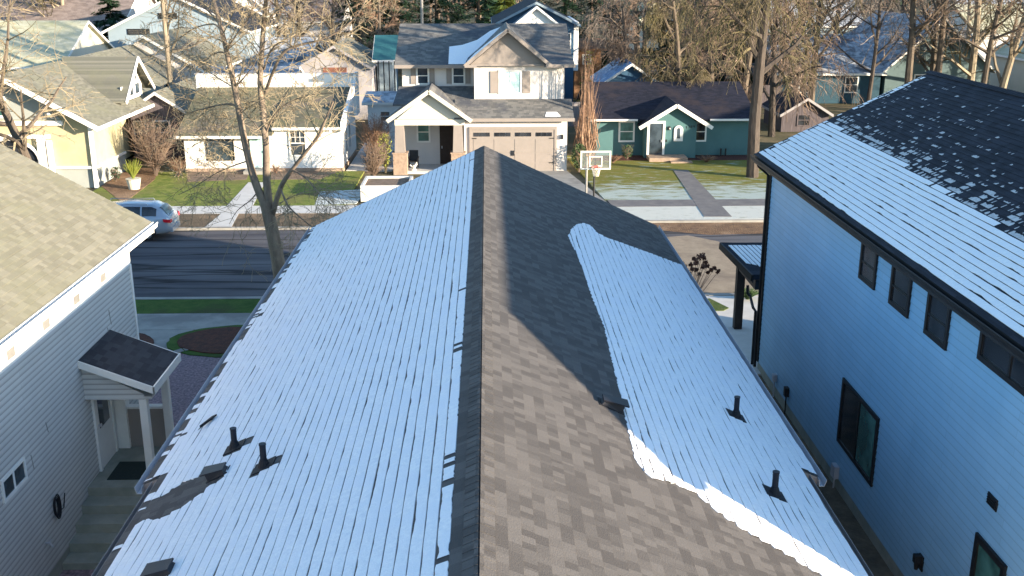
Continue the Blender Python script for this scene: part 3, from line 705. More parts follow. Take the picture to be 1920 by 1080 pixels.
b.quad((-18.6, LY0, 0), (-18.6, LY1, 0), (-18.6, LY1, 5.1), (-18.6, LY0, 5.1))
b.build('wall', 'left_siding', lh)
mb = MB().box(LX - .05, LX + .035, LY0, LY1 + .02, LT - .18, 5.32); mb.build('frieze_board', 'white_bright', lh)
MB().box(LX - .06, LX + .03, LY1 - .02, LY1 + .09, .3, LT - .185).build('corner_trim', 'white', lh)
MB().box(LX - .1, LX + .012, LY0, LY1 + .01, 0, LB).build('foundation', 'foundation', lh)
for k, yy in enumerate((22.74, 21.15, 19.56, 17.97, 16.4, 24.3)):
    if yy > 24: continue
    v = MB().box(LX + .03, LX + .05, yy - .15, yy + .15, 4.93, 5.13); v.build('soffit_vent', 'vent_taupe', lh)
    # louvre
r = MB(); nrow = 46; sl = math.sqrt(1 + LPIT ** 2)
def lroof(s, y, l=0): return (LRX + s / sl + LPIT / sl * l, y, zr_ - LPIT * s / sl + l / sl)
smx = (LEX - LRX) * sl
for i in range(int(smx / ROW) + 1):
    s0, s1 = i * ROW, min((i + 1) * ROW, smx)
    if s1 - s0 < .01: continue
    r.quad(lroof(s0, LY0 - .4, .002), lroof(s1, LY0 - .4, .009), lroof(s1, LY1 + .84, .009), lroof(s0, LY1 + .84, .002))
    r.quad(lroof(s1, LY0 - .4, .009), lroof(s1, LY0 - .4, 0), lroof(s1, LY1 + .84, 0), lroof(s1, LY1 + .84, .009))
q = [lroof(0, LY0 - .4, -.002), lroof(smx, LY0 - .4, -.002), lroof(smx, LY1 + .84, -.002), lroof(0, LY1 + .84, -.002)]
r.slab(q, .1)
r.slab([(LRX, LY0 - .4, zr_), (LRX, LY1 + .84, zr_), (-19.1, LY1 + .84, zr_ - LPIT * 5.5), (-19.1, LY0 - .4, zr_ - LPIT * 5.5)], .1)
r.build('roof', 'left_shingle', lh)
gutter(LEX - .0, 1, LY0 - .4, LY1 + .86, LEZ + .02, mat='white_bright', par=lh, wd=.12, dp=.13)
f = MB(); f.box(LEX - .03, LEX - .004, LY0 - .4, LY1 + .84, LEZ - .24, LEZ - .01)
f.box(LX, LEX - .03, LY0 - .4, LY1 + .84, LEZ - .25, LEZ - .23)
f.slab([(LEX, LY1 + .845, LEZ - .01), (LRX, LY1 + .845, zr_ - .01), (LRX, LY1 + .845, zr_ - .2), (LEX, LY1 + .845, LEZ - .26)], .03, (0, 1, 0))
f.build('fascia', 'white_bright', lh)
window(lh, 'x', LX, 1, 17.0, 17.86, 2.62, 2.95, 'white', 'glass', 'slider', fw=.06, proud=.04)
# side door
f_ = mapf('x', LX, 1)
d = MB(); pbox(d, f_, 21.4, 22.3, 0, .035, .98, 3.02); dd = d.build('door', 'white', lh)
d = MB(); pbox(d, f_, 21.55, 22.15, .03, .042, 1.9, 2.9); d.build('pane', 'glass', dd)
d = MB(); d.tube([(LX + .09, 21.5, 1.95), (LX + .09, 21.5, 2.05)], .015, 6); pbox(d, f_, 21.47, 21.53, .03, .1, 1.98, 2.02); d.build('handle', 'gutter', dd)
d = MB()
for a0, a1 in ((21.3, 21.4), (22.3, 22.4)): pbox(d, f_, a0, a1, 0, .06, .98, 3.12)
pbox(d, f_, 21.4, 22.3, 0, .06, 3.02, 3.12); d.build('door_frame', 'white', lh)
# porch: slab, steps, half wall, posts, roof
PS = .98
prx = PY(283, 730, 20.75)[0]; pz0 = 3.76; pz1 = PY(283, 730, 20.75)[2]
py0, py1 = 20.9, 22.85
MB().slab([(LX, py0, pz0), (prx, py0, pz1), (prx, py1, pz1), (LX, py1, pz0)], .06).build('porch_roof', 'porch_shingle', lh)
f = MB(); f.slab([(LX, py0 - .03, pz0 - .01), (prx + .03, py0 - .03, pz1 - .01), (prx + .03, py0 - .03, pz1 - .17), (LX, py0 - .03, pz0 - .17)], .03, (0, 1, 0))
f.slab([(LX, py1, pz0 - .01), (prx + .03, py1, pz1 - .01), (prx + .03, py1, pz1 - .17), (LX, py1, pz0 - .17)], .03, (0, 1, 0))
f.box(prx, prx + .035, py0 - .03, py1 + .03, pz1 - .17, pz1 + .01); f.build('porch_fascia', 'white', lh)
b = MB(); zs = pz1 - .22
b.slab([(LX, py0 + .12, zs), (prx - .25, py0 + .12, zs), (LX, py0 + .12, pz0 - .18)], .03, (0, 1, 0))
laps(b, 'y', py0 + .12, -1, LX, prx - .25, zs - .12, zs, .12, .01)
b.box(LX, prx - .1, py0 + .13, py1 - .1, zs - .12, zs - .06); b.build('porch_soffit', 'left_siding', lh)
c1 = PZ(270, 858, PS + .1); c2 = PZ(310, 812, PS + .1)
cx = -7.0
col_y = (py0 + .2, py1 - .25)
for yy in col_y:
    p = MB().box(prx - .38, prx - .22, yy - .08, yy + .08, PS + .06, zs - .12); po = p.build('porch_post', 'white', lh)
    MB().box(prx - .47, prx - .13, yy - .17, yy + .17, PS, PS + .06).build('post_base', 'white', po)
p = MB().box(LX + .02, LX + .3, py1 - .38, py1 - .12, PS, zs - .12); p.build('porch_post', 'white', lh)
b = MB(); b.box(LX + .3, prx - .4, py1 - .27, py1 - .17, PS, PS + .95); laps(b, 'y', py1 - .28, -1, LX + .3, prx - .4, PS, PS + .95, .11, .012); b.build('half_wall', 'taupe', lh)
MB().box(LX + .3, prx - .4, py1 - .31, py1 - .13, PS + .95, PS + 1.0).build('rail_cap', 'white', lh)
b = MB().box(LX, prx - .02, 20.55, py1 + .1, .0, PS)
for k in range(4): b.box(LX + .005, prx - .05, 20.55 - .42 * (k + 1), 20.55 - .42 * k - .001, 0, PS - .2 * (k + 1))
b.build('porch_steps', 'foundation', lh)
# wall odds and ends
mb = MB(); cy, cz = 18.85, 1.45
for k in range(4):
    r0 = .15 + .02 * k; mb.tube([(LX + .05 + .012 * k, cy + r0 * .62 * math.cos(t) + .01 * k, cz + r0 * 1.25 * math.sin(t)) for t in [i * math.pi / 8 for i in range(17)]], .012, 5, False)
mb.tube([(LX + .06, cy + .1, cz - .15), (LX + .05, cy + .35, cz - .2), (LX + .04, cy + .5, cz + .05)], .012, 5)
tag(mb.build('cable_coil', 'rubber'), 'coil of black cable hanging on the grey siding wall at the lower left', 'cable')
mb = MB(); mb.tube([(LX + .01, 18.3, .98), (LX + .1, 18.3, .98), (LX + .14, 18.3, .9)], .022, 7); mb.tube([(LX + .1, 18.24, 1.02), (LX + .1, 18.36, 1.02)], .012, 6)
mb.build('hose_tap', 'gutter', lh)
for (yy, zz, hh) in ((22.9, 4.2, .35), (22.7, 3.85, .2), (18.2, 2.9, .3), (19.0, 3.2, .22)):
    m_ = MB(); m_.tube([(LX + .02, yy, zz), (LX + .03, yy + .03, zz - hh)], .006, 4); m_.build('wall_wire', 'pole_grey', lh)
pt = PZ(290, 798, .3)
t = thing('plant_pot', 'terracotta pot of dark soil standing behind the white porch posts', 'pot', (-6.35, 22.0, .07))
mb = MB(); mb.tube([(0, 0, 0), (0, 0, .42), (0, 0, .46)], [.17, .25, .27], 16); mb.build('pot', 'terracotta', t, local=True)
MB().tube([(0, 0, .455), (0, 0, .47)], [.235, .23], 16).build('soil', 'mulch', t, local=True)
t.location = (prx + .1, 22.6, .07); t.scale = (1.2, 1.2, 1.5)
mb = MB().box(LX + .3, prx - .45, 20.9, 21.75, PS + .001, PS + .018); tag(mb.build('door_mat', 'mat_green'), 'dark green mat on the porch landing of the grey siding house', 'mat')

# ---------------------------------------------------------------- right neighbour
rh = thing('white_siding_house', 'tall blue shaded house with black trim and a half snowy dark roof at the right', 'house', (12, 20, 0))
RX = 8.05; RY0, RY1 = 9.5, 29.45; REX = 7.6; REZ = 6.47; RPX = 12.45; RRZ = 8.78; RP = (RRZ - REZ) / (RPX - REX); rsl = math.sqrt(1 + RP * RP)
RYE = 29.85; RYS = 9.35
b = MB(); laps(b, 'x', RX, -1, RY0, RY1, .3, 6.12, .155, .012)
gab = [(RX, 0), (16.85, 0), (16.85, 6.2), (RPX, RRZ - .22), (RX, 6.2)]
b.add([(a, RY0, z) for a, z in gab] + [(a, RY1, z) for a, z in gab], [(0, 1, 2, 3, 4), (9, 8, 7, 6, 5), (0, 4, 9, 5), (1, 6, 7, 2)])
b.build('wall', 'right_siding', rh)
MB().box(RX - .01, RX + .05, RY0, RY1 + .01, 0, .3).build('foundation', 'foundation', rh)
MB().box(RX - .04, RX + .07, RY1 - .08, RY1 + .04, .3, 6.1).build('corner_trim', 'black_trim', rh)
def rroof(side, s, y, lift=0.0):  # s measured down from the ridge on the left slope
    x = s / rsl
    return (RPX - x - RP / rsl * lift, y, RRZ - RP * x + lift / rsl)
rmx = (RPX - REX) * rsl
r = MB()
for i in range(int(rmx / ROW) + 1):
    s0, s1 = i * ROW, min((i + 1) * ROW, rmx)
    if s1 - s0 < .01: continue
    r.quad(rroof(0, s0, RYS, .002), rroof(0, s0, RYE, .002), rroof(0, s1, RYE, .010), rroof(0, s1, RYS, .010))
    r.quad(rroof(0, s1, RYS, .010), rroof(0, s1, RYE, .010), rroof(0, s1, RYE, 0), rroof(0, s1, RYS, 0))
r.build('roof_slope', 'dark_shingle', rh)
r = MB(); r.slab([rroof(0, 0, RYS, -.002), rroof(0, 0, RYE - .004, -.002), rroof(0, rmx - .005, RYE - .004, -.002), rroof(0, rmx - .005, RYS, -.002)], .14)
r.slab([(RPX, RYS, RRZ), (17.3, RYS, RRZ - RP * 4.85), (17.3, RYE, RRZ - RP * 4.85), (RPX, RYE, RRZ)], .14); r.build('roof_slope', 'dark_shingle', rh)
rc = MB(); y = RYS
while y < RYE - .1:
    for sg in (-1, 1):
        a = [(RPX, y, RRZ + .035), (RPX + sg * .15, y, RRZ + .035 - .07), (RPX + sg * .15, y + .3, RRZ + .02 - .07), (RPX, y + .3, RRZ + .02)]
        rc.slab(a if sg < 0 else a[::-1], .012)
    y += .15
rc.build('ridge_cap', 'dark_shingle', rh)
gutter(REX + .01, -1, RYS, RYE + .01, REZ - .0, mat='black_trim', par=rh, wd=.12, dp=.12)
f = MB(); f.box(REX, REX + .02, RYS, RYE, REZ - .22, REZ - .02); f.box(REX + .02, RX, RYS, RYE, REZ - .24, REZ - .215)
for sg, xe, zz in ((-1, REX, REZ), (1, 17.3, RRZ - RP * 4.85)):
    for ye in (RYE + .002, RYS - .032):
        f.slab([(RPX, ye, RRZ - .005), (xe, ye, zz - .005), (xe, ye, zz - .22), (RPX, ye, RRZ - .24)], .03, (0, 1, 0))
f.build('fascia', 'black_trim', rh)
# front corner downpipe
mb = MB(); mb.tube([(REX + .02, 29.6, REZ - .1), (REX + .1, 29.58, REZ - .3), (RX - .07, 29.54, REZ - .55), (RX - .07, 29.54, .1)], .045, 8); mb.build('downpipe', 'black_trim', rh)
# snow on its left slope
RNn = (-RP, 0, 1)
def rp2(px, py):
    p = PP(px, py, RNn, REZ - RP * REX); return ((RPX - p[0]) * rsl, p[1])
bd = [rp2(*q) for q in ((1540, 222), (1560, 240), (1600, 262), (1650, 290), (1700, 320), (1750, 352), (1800, 385), (1860, 425), (1920, 468))]
bd = sorted(bd, key=lambda q: q[1])
def bnd(y):
    if y <= bd[0][1]: return bd[0][0]
    for a, b in zip(bd, bd[1:]):
        if y <= b[1]: return a[0] + (b[0] - a[0]) * (y - a[1]) / (b[1] - a[1])
    return bd[-1][0]
def keepN(i, s, y):
    if s > rmx - .12: return 0
    if y > RYE - .03 or s < .3: return 0
    if RYE - y < .34 + .1 * n2(y * 3, s * 3, 1, 9) and s > .1:  # snow band along the front rake
        if 2.35 < s < 2.75 or (2.75 <= s < 3.2 and n2(s * 5, y * 6, 1, 8) < 0): return 0
        return .95 if n2(s * 4, y * 8, 1, 2) > -.35 else 0
    d_ = s - bnd(y)
    if d_ > .35:
        if e_ok(i, s, y, d_): return 1
        return 0
    q = .5 * n2(y * 2.6, s * 5, 1, 21) + .55 * n2(y * 13 + i * 3.3, s * 15, 1, 22)
    if d_ > -.1 and q > -.38 - d_: return .97
    if d_ > -.6 and q > .02 - .35 * (d_ + .6): h0 = .5 - min(.45, q * 1.4 + .12); return (h0, .97)
    if q > .10 + (-d_) * .062 and d_ > -4.2: h0 = .78 - min(.5, q * 1.1); return (h0, .97)
    return 0
def e_ok(i, s, y, d_):
    return n2(y * .9, s * 6, 1, 31) + .5 * n2(y * 5, s * 12, 1, 32) > -2
def thin(i, s, y):
    k = keepN(i, s, y); return k if isinstance(k, tuple) else 0
def thick(i, s, y):
    k = keepN(i, s, y); return 0 if isinstance(k, tuple) else k
snow(1, thin, RYS, RYE, rmx, seed=4100, fpt=lambda sd__, s, y, l=0: rroof(0, s, y, l * .6 + .003), th=.004, gap=.012, gapn=.06, step=.035).build('snow_flecks', 'thin_snow', rh)
snow(1, thick, RYS, RYE, rmx, seed=4000, fpt=lambda sd__, s, y, l=0: rroof(0, s, y, l), th=.011, gap=.006, gapn=.06).build('snow_cover', 'snow', rh)
for p_ in rh.children:
    if p_.name.startswith(('snow_cover', 'snow_flecks')): p_.data.flip_normals()
# windows in the tall wall
for (a0, a1) in ((20.95, 21.72), (19.12, 19.93), (17.36, 18.14)):
    window(rh, 'x', RX, -1, a0, a1, 5.27, 5.95, 'black_trim', 'glass_dark', 'plain', fw=.09, proud=.05, sill=False)
    m_ = MB(); m_.box(RX - .021, RX - .04, a0, a1, 5.57, 5.60); m_.build('sash_rail', 'black_trim', rh)
window(rh, 'x', RX, -1, 14.1, 16.0, 5.58, 5.95, 'black_trim', 'glass_dark', 'slider', fw=.09, proud=.05)
window(rh, 'x', RX, -1, 19.95, 22.05, 1.25, 2.63, 'black_trim', 'glass_dark', 'slider', fw=.09, proud=.05, label='large black framed slider with one green tinted curtained half')
pc = MB().box(RX - .021, RX - .026, 19.99, 20.93, 1.29, 2.59); pc.build('curtained_pane', 'glass_teal', rh)
window(rh, 'x', RX, -1, 14.4, 15.2, .95, 2.6, 'black_trim', 'glass_teal', 'plain', fw=.12, proud=.05)
mb = MB().box(RX - .03, RX, 14.83, 15.15, 3.36, 3.56)
for k in range(4): mb.box(RX - .05, RX - .03, 14.85, 15.13, 3.385 + k * .045, 3.40 + k * .045)
mb.build('wall_vent', 'black_trim', rh)
mb = MB(); mb.box(RX - .03, RX, 17.1, 17.28, .85, 1.15); mb.box(RX - .16, RX - .02, 17.13, 17.25, 1.0, 1.16); mb.tube([(RX - .1, 17.19, 1.0), (RX - .1, 17.19, .86)], [.05, .035], 8)
mb.build('wall_lamp', 'black_trim', rh)
for (yy, zz, w__, h_, m_) in ((27.4, .5, .14, .2, 'gutter'), (26.2, .55, .16, .25, 'black_trim'), (22.0, .3, .25, .3, 'gutter')):
    b = MB().box(RX - .12, RX - .005, yy - w__ / 2, yy + w__ / 2, zz, zz + h_); b.tube([(RX - .06, yy, zz), (RX - .06, yy, .02)], .02, 6); b.build('utility_box', m_, rh)
# front porch roof beside the driveway
py_a, py_b = 29.95, 33.1
px0, px1 = 6.95, 8.9
pzl = 3.2
q0 = PY(1352, 455, 33.0); q1 = PY(1420, 528, 30.6)
zlo = 3.0
pts = [(q0[0], 33.1, q0[2]), (q1[0] - .0, 30.4, q0[2] - .0), (13.5, 30.4, q0[2]), (13.5, 33.1, q0[2])]
pr = MB(); za = q0[2]
# shed roof falling to the left, flat along the street
xl = q0[0] - .02; zl = za - .06; xr_ = 9.2
pr.slab([(xl, 30.2, zl - .30), (15.5, 30.2, zl + .35), (15.5, 33.1, zl + .35), (xl, 33.1, zl)], .18)
pr = MB()
c0 = (PY(1352, 455, 33.1)[0], 33.1, PY(1352, 455, 33.1)[2])
c1_ = (PY(1412, 515, 30.7)[0], 30.7, PY(1412, 515, 30.7)[2])
zf = c0[2]
yn = c1_[1]; zn = c1_[2]
pr.slab([(c0[0], 33.1, zf), (c1_[0], yn, zn), (RX + 5, yn, zn), (RX + 5, 33.1, zf)], .16)
pr.build('porch_roof', 'dark_shingle', rh)
sn = MB()
nst = 9
for k in range(nst):
    x0 = c0[0] + .14 + k * .15; x1 = x0 + .112
    if x0 > 9.2: break
    a0 = .10; b0 = .66 + .12 * hsh(k, 2) + .03 * k
    def pq(x, t, l=.02): 
        xx = x + (c1_[0] - c0[0]) * t
        return (xx, 33.1 + (yn - 33.1) * t, zf + (zn - zf) * t + l)
    sn.slab([pq(x0, a0), pq(x0, b0), pq(x1, b0 + .03), pq(x1, a0 + .02 * hsh(k, 5))], .018)
sn.build('porch_snow', 'snow', rh)
f = MB(); f.beam((c0[0] - .03, 33.12, zf - .1), (c1_[0] - .03, yn - .02, zn - .1), .05, .22); f.beam((c1_[0] - .03, yn - .03, zn - .12), (RX + .0, yn - .03, zn - .12), .06, .24)
f.box(c1_[0] + .1, RX + 1, yn + .05, 32.9, zn - .5, zn - .2); f.build('porch_fascia', 'black_trim', rh)
pb = PZ(1382, 615, .08)
MB().box(pb[0] - .13, pb[0] + .13, pb[1] - .13, pb[1] + .13, .08, zf - .3).build('porch_post', 'dark_wood', rh)
g = PY(1402, 535, 30.5)
mb = MB(); mb.tube([(g[0], 30.5, g[2]), (g[0] + .01, 30.48, g[2] - .25), (g[0] + .08, 30.42, g[2] - .33), (RX - .16, 29.85, g[2] - .50), (RX - .1, 29.76, g[2] - .58), (RX - .1, 29.74, .1)], .045, 8)
mb.build('porch_downpipe', 'black_trim', rh)
# ---------------------------------------------------------------- white house across the street
wh = thing('white_house', 'small bright white house with an olive grey roof behind the big bare tree', 'house', (-13, 64, 0))
b = MB()
b.box(-17.5, -12.3, 61.2, 68, .28, 2.28); b.box(-12.3, -8.45, 61.2, 68, .28, 2.72)
b.add([(-8.45, 61.2, 2.7), (-8.45, 67.2, 4.3), (-8.45, 67.2, 2.7)], [(0, 1, 2)])
b.build('wall', 'white_bright', wh)
MB().box(-17.55, -8.4, 61.12, 68, 0, .28).build('foundation', 'stone', wh)
r = MB(); r.slab([(-12.32, 60.8, 2.68), (-8.5, 60.8, 2.68), (-8.5, 67.1, 4.28), (-12.32, 67.1, 4.28)], .12)
r.slab([(-17.85, 60.6, 2.24), (-12.34, 60.6, 2.24), (-12.34, 67.1, 4.28), (-17.95, 67.1, 4.28)], .12); r.build('roof', 'olive_shingle_x', wh)
f = MB(); f.box(-12.32, -8.4, 60.74, 60.8, 2.54, 2.69); f.box(-17.9, -12.3, 60.54, 60.6, 2.10, 2.25); f.build('fascia', 'white', wh)
p = MB(); p.box(-18.1, -8.4, 67.1, 67.35, 3.9, 5.08); p.slab([(-8.42, 60.9, 2.98), (-8.42, 67.1, 4.65), (-8.42, 67.1, 4.05), (-8.42, 60.9, 2.4)], .22, (1, 0, 0))
p.box(-8.42, -8.2, 67.1, 68.6, 2.5, 5.08); p.build('parapet', 'white_bright', wh)
MB().box(-18.15, -8.15, 67.06, 67.4, 5.08, 5.13).build('coping', 'gutter', wh)
window(wh, 'y', 61.2, -1, -16.2, -14.7, .78, 2.1, 'black_trim', 'glass', 'plain', fw=.05, label='large picture window')
cu = MB().box(-15.65, -15.2, 61.19, 61.185, 1.25, 2.1); cu.build('curtain', 'pale_cream', wh)
window(wh, 'y', 61.2, -1, -11.38, -10.55, 1.05, 2.42, 'white', 'glass', 'double', fw=.09, lites=3, proud=.07)
for yy in (62.6, 64.2): window(wh, 'x', -8.45, 1, yy, yy + .9, .9, 2.3, 'white', 'glass', 'double', fw=.1)
d = MB().box(-13.72, -12.85, 61.14, 61.2, .33, 2.25); d_ = d.build('door', 'curtain', wh); MB().box(-12.98, -12.93, 61.08, 61.14, 1.2, 1.3).build('handle', 'gutter', d_)
f = MB(); f.box(-13.82, -13.722, 61.1, 61.2, .3, 2.3); f.box(-12.848, -12.75, 61.1, 61.2, .3, 2.3); f.build('door_frame', 'black_trim', wh)
MB().box(-14.0, -12.6, 60.2, 61.1, 0, .28).build('doorstep', 'concrete', wh)

# ---------------------------------------------------------------- two storey garage house
gh = thing('garage_house', 'two storey cream house with a taupe double garage door straight ahead', 'house', (0, 65, 0))
b = MB(); b.box(-1.35, 4.6, 61, 70, 0, 3.0); b.box(-5.1, -1.35, 63.0, 70, 0.15, 3.1); b.build('lower_wall', 'cream', gh)
b = MB(); b.box(-5.1, -.76, 64.5, 72, 3.1, 5.86); b.box(-.76, 4.5, 62.6, 72, 3.1, 6.05)
b.add([(-1.0, 62.4, 6.05), (3.5, 62.4, 6.05), (1.2, 62.4, 7.85), (-1.0, 62.62, 6.05), (3.5, 62.62, 6.05), (1.2, 62.62, 7.85)], [(3, 4, 5)]); b.build('upper_wall', 'cream', gh)
b = MB(); b.slab([(-.95, 62.42, 6.08), (3.4, 62.42, 6.08), (1.2, 62.42, 7.85)], .04, (0, 1, 0)); b.build('gable_face', 'taupe', gh)
r = MB()
r.slab([(-5.5, 64.0, 5.88), (-.5, 64.0, 5.88), (5.05, 64.0, 6.3), (5.05, 69, 8.02), (-5.5, 69, 8.02)], .15)
r.slab([(3.3, 62.0, 6.08), (5.05, 62.0, 6.08), (5.05, 64.6, 6.5), (3.3, 64.6, 6.5)], .14)
r.slab([(5.05, 69, 8.02), (5.05, 74, 5.9), (-5.5, 74, 5.9), (-5.5, 69, 8.02)], .15); r.build('main_roof', 'gray_shingle_x', gh)
r = MB()  # front gable roof
gx, gz = 1.2, 8.12; sl_ = (8.12 - 6.1) / 2.45
for sg in (-1, 1):
    q = [(gx, 62.0, gz), (gx + sg * 2.45, 62.0, 6.1), (gx + sg * 2.45, 64.6, 6.1), (gx, 69.0, gz)]
    r.slab(q if sg < 0 else q[::-1], .12)
r.build('front_gable_roof', 'gray_shingle_x', gh)
sn = MB(); 
def gl(t, y, l=.02): return (gx - 2.45 * t, y, gz - 2.02 * t + l)
sn.slab([gl(.03, 62.02), gl(.97, 62.02), gl(.97, 63.1), gl(.8, 64.3), gl(.45, 64.0), gl(.2, 63.4)], .02)
sn.slab([(x, y_, 5.91 + .428 * (y_ - 64)) for x, y_ in ((-2.3, 64.1), (-1.3, 64.1), (-1.15, 64.8), (1.1, 68.7), (.2, 68.0), (-.6, 66.9), (-1.5, 66.3), (-2.3, 66.1))], .02)
sn.build('snow_patch', 'snow', gh)
f = MB()
f.beam((gx, 61.97, gz - .08), (gx - 2.5, 61.97, 6.0), .05, .2); f.beam((gx, 61.97, gz - .08), (gx + 2.5, 61.97, 6.0), .05, .2)
f.box(-5.5, -1.2, 63.94, 64.0, 5.7, 5.9); f.box(3.4, 5.1, 61.94, 62.0, 5.92, 6.1); f.box(-1.3, -.6, 61.94, 62.0, 5.92, 6.08)
f.box(-.95, 3.4, 62.3, 62.42, 5.98, 6.1); f.build('fascia', 'taupe', gh)
# lower roof
r = MB(); r.slab([(-1.2, 60.6, 3.2), (4.95, 60.6, 3.2), (4.95, 62.6, 4.05), (-1.2, 62.6, 4.05)], .12)
r.slab([(-5.5, 62.1, 3.83), (-.7, 62.1, 3.83), (-.7, 64.5, 4.6), (-5.3, 64.5, 4.6)], .1); r.slab([(-1.9, 60.62, 3.2), (-1.19, 60.62, 3.2), (-1.19, 62.55, 4.03), (-1.9, 62.55, 4.03)], .1)
r.build('lower_roof', 'gray_shingle_x', gh)
MB().slab([(3.3, 60.75, 3.29), (4.2, 60.75, 3.29), (4.0, 61.2, 3.48), (3.4, 61.2, 3.48)], .01).build('snow_patch', 'snow', gh)
f = MB().box(-1.2, 4.98, 60.5, 60.6, 3.02, 3.21); f.build('gutter', 'taupe', gh)
# porch gable
r = MB(); ax, az = -3.3, 4.85
for sg in (-1, 1):
    q = [(ax, 60.3, az), (ax + sg * 2.35, 60.3, 3.15), (ax + sg * 2.35, 63.2, 3.15), (ax, 64.5, az)]
    r.slab(q if sg < 0 else q[::-1], .12)
r.build('porch_roof', 'gray_shingle_x', gh)
b = MB(); b.slab([(ax - 1.9, 60.7, 3.15), (ax + 1.9, 60.7, 3.15), (ax, 60.7, az - .18)], .05, (0, 1, 0)); b.build('porch_gable', 'pale_cream', gh)
f = MB(); f.beam((ax, 60.28, az - .09), (ax - 2.4, 60.28, 3.08), .06, .22); f.beam((ax, 60.28, az - .09), (ax + 2.4, 60.28, 3.08), .06, .22)
f.box(ax - 2.0, ax + 2.0, 60.6, 60.9, 2.82, 3.14); f.build('porch_trim', 'pale_cream', gh)
for x0, x1 in ((-5.35, -4.72), (-1.98, -1.42)):
    c = MB(); xm = (x0 + x1) / 2
    c.add([(xm - .3, 60.5, 1.25), (xm + .3, 60.5, 1.25), (xm + .3, 61.0, 1.25), (xm - .3, 61.0, 1.25), (xm - .24, 60.56, 2.82), (xm + .24, 60.56, 2.82), (xm + .24, 60.95, 2.82), (xm - .24, 60.95, 2.82)],
          [(0, 1, 5, 4), (1, 2, 6, 5), (2, 3, 7, 6), (3, 0, 4, 7), (4, 5, 6, 7)])
    co = c.build('porch_column', 'taupe', gh)
    s_ = MB().box(xm - .4, xm + .4, 60.42, 61.1, -.02, 1.2); s_.box(xm - .44, xm + .44, 60.38, 61.14, 1.2, 1.27); s_.build('column_base', 'stone', co)
MB().box(-5.1, -1.4, 60.6, 63.0, 0, .15).build('porch_floor', 'concrete_light', gh)
window(gh, 'y', 63.0, -1, -4.12, -3.5, 1.55, 2.6, 'white', 'glass_teal', 'double', fw=.1)
d = MB().box(-2.85, -1.95, 62.93, 63.0, .17, 2.55); dd = d.build('door', 'brown_door', gh); MB().box(-2.75, -2.7, 62.88, 62.93, 1.1, 1.25).build('handle', 'gutter', dd)
# garage door: panels, lites, hinges
d = MB().box(-.92, 3.86, 60.93, 60.99, 0.02, 2.5)
for k in range(4):
    x0 = -.92 + 1.195 * k
    for (za, zb_) in ((.08, .55), (.62, 1.12), (1.19, 1.95)):
        d.box(x0 + .1, x0 + 1.1, 60.915, 60.93, za, zb_)
gd = d.build('garage_door', 'taupe', gh)
for k in range(4):
    x0 = -.92 + 1.195 * k + .14
    for j in range(3):
        MB().box(x0 + j * .32, x0 + j * .32 + .27, 60.9, 60.931, 2.12, 2.34).build('lite', 'glass_dark', gd)
for xx, sg in ((3.86, -1), (-.92, 1)):
    for zz in (.55, 1.98): MB().box(xx, xx + sg * .28, 60.9, 60.914, zz, zz + .05).build('hinge', 'black_trim', gd)
for xx in (1.38, 1.5): MB().box(xx, xx + .035, 60.87, 60.914, 1.0, 1.3).build('handle', 'black_trim', gd)
f = MB(); f.box(-1.05, -.92, 60.9, 61, 0, 2.66); f.box(3.86, 4.0, 60.9, 61, 0, 2.66); f.box(-.92, 3.86, 60.9, 61, 2.5, 2.66); f.build('garage_frame', 'taupe', gh)
mb = MB().box(4.25, 4.37, 60.86, 61, 1.95, 2.2); mb.build('wall_lamp', 'black_trim', gh)
# upper windows and shutters
for (a0, a1) in ((-4.16, -3.57), (-2.02, -1.42)):
    window(gh, 'y', 64.5, -1, a0, a1, 4.78, 5.66, 'white', 'glass', 'double', fw=.09)
    for q0 in (a0 - .42, a1 + .12): MB().box(q0, q0 + .3, 64.44, 64.5, 4.75, 5.68).build('shutter', 'taupe', gh)
window(gh, 'y', 62.6, -1, .76, 1.92, 4.45, 5.62, 'white', 'curtain', 'slider', fw=.1)
for q0 in (.18, 2.05): MB().box(q0, q0 + .46, 62.54, 62.6, 4.4, 5.66).build('shutter', 'taupe', gh)
# porch furniture
t = thing('porch_chair', 'dark armchair on the porch behind the left stone pillar', 'chair', (-4.35, 61.7, .15))
mb = MB().box(-.26, .26, -.26, .26, .38, .44); mb.build('seat', 'black_trim', t, local=True)
mb = MB(); mb.slab([(-.26, .22, .44), (.26, .22, .44), (.26, .36, 1.0), (-.26, .36, 1.0)], .04, (0, 1, 0)); mb.build('backrest', 'black_trim', t, local=True)
for sx in (-1, 1):
    MB().box(sx * .26, sx * .32, -.28, .3, .62, .66).build('armrest', 'black_trim', t, local=True)
    for sy in (-1, 1): MB().box(sx * .26 - .02, sx * .26 + .02, sy * .24 - .02, sy * .24 + .02, 0, .62).build('leg', 'black_trim', t, local=True)
t = thing('garden_figure', 'small white branching ornament standing at the porch edge of the cream house', 'ornament', (-4.3, 60.95, .15))
mb = MB(); rn = random.Random(4)
for k in range(7):
    a = rn.uniform(0, 6.28); l = rn.uniform(.25, .55); mb.tube([(0, 0, .05), (.08 * math.cos(a), .08 * math.sin(a), l * .6), (.22 * math.cos(a), .22 * math.sin(a), l)], [.05, .045, .03], 6)
mb.build('branches', 'white_plastic', t, local=True); MB().tube([(0, 0, 0), (0, 0, .08)], [.16, .13], 10).build('base', 'white_plastic', t, local=True)
pp = PZ(676, 383, .08)
t = thing('raised_planter', 'pale block planter box at the left edge of the cream house driveway', 'planter', (pp[0] + 1.2, 54.2, .08))
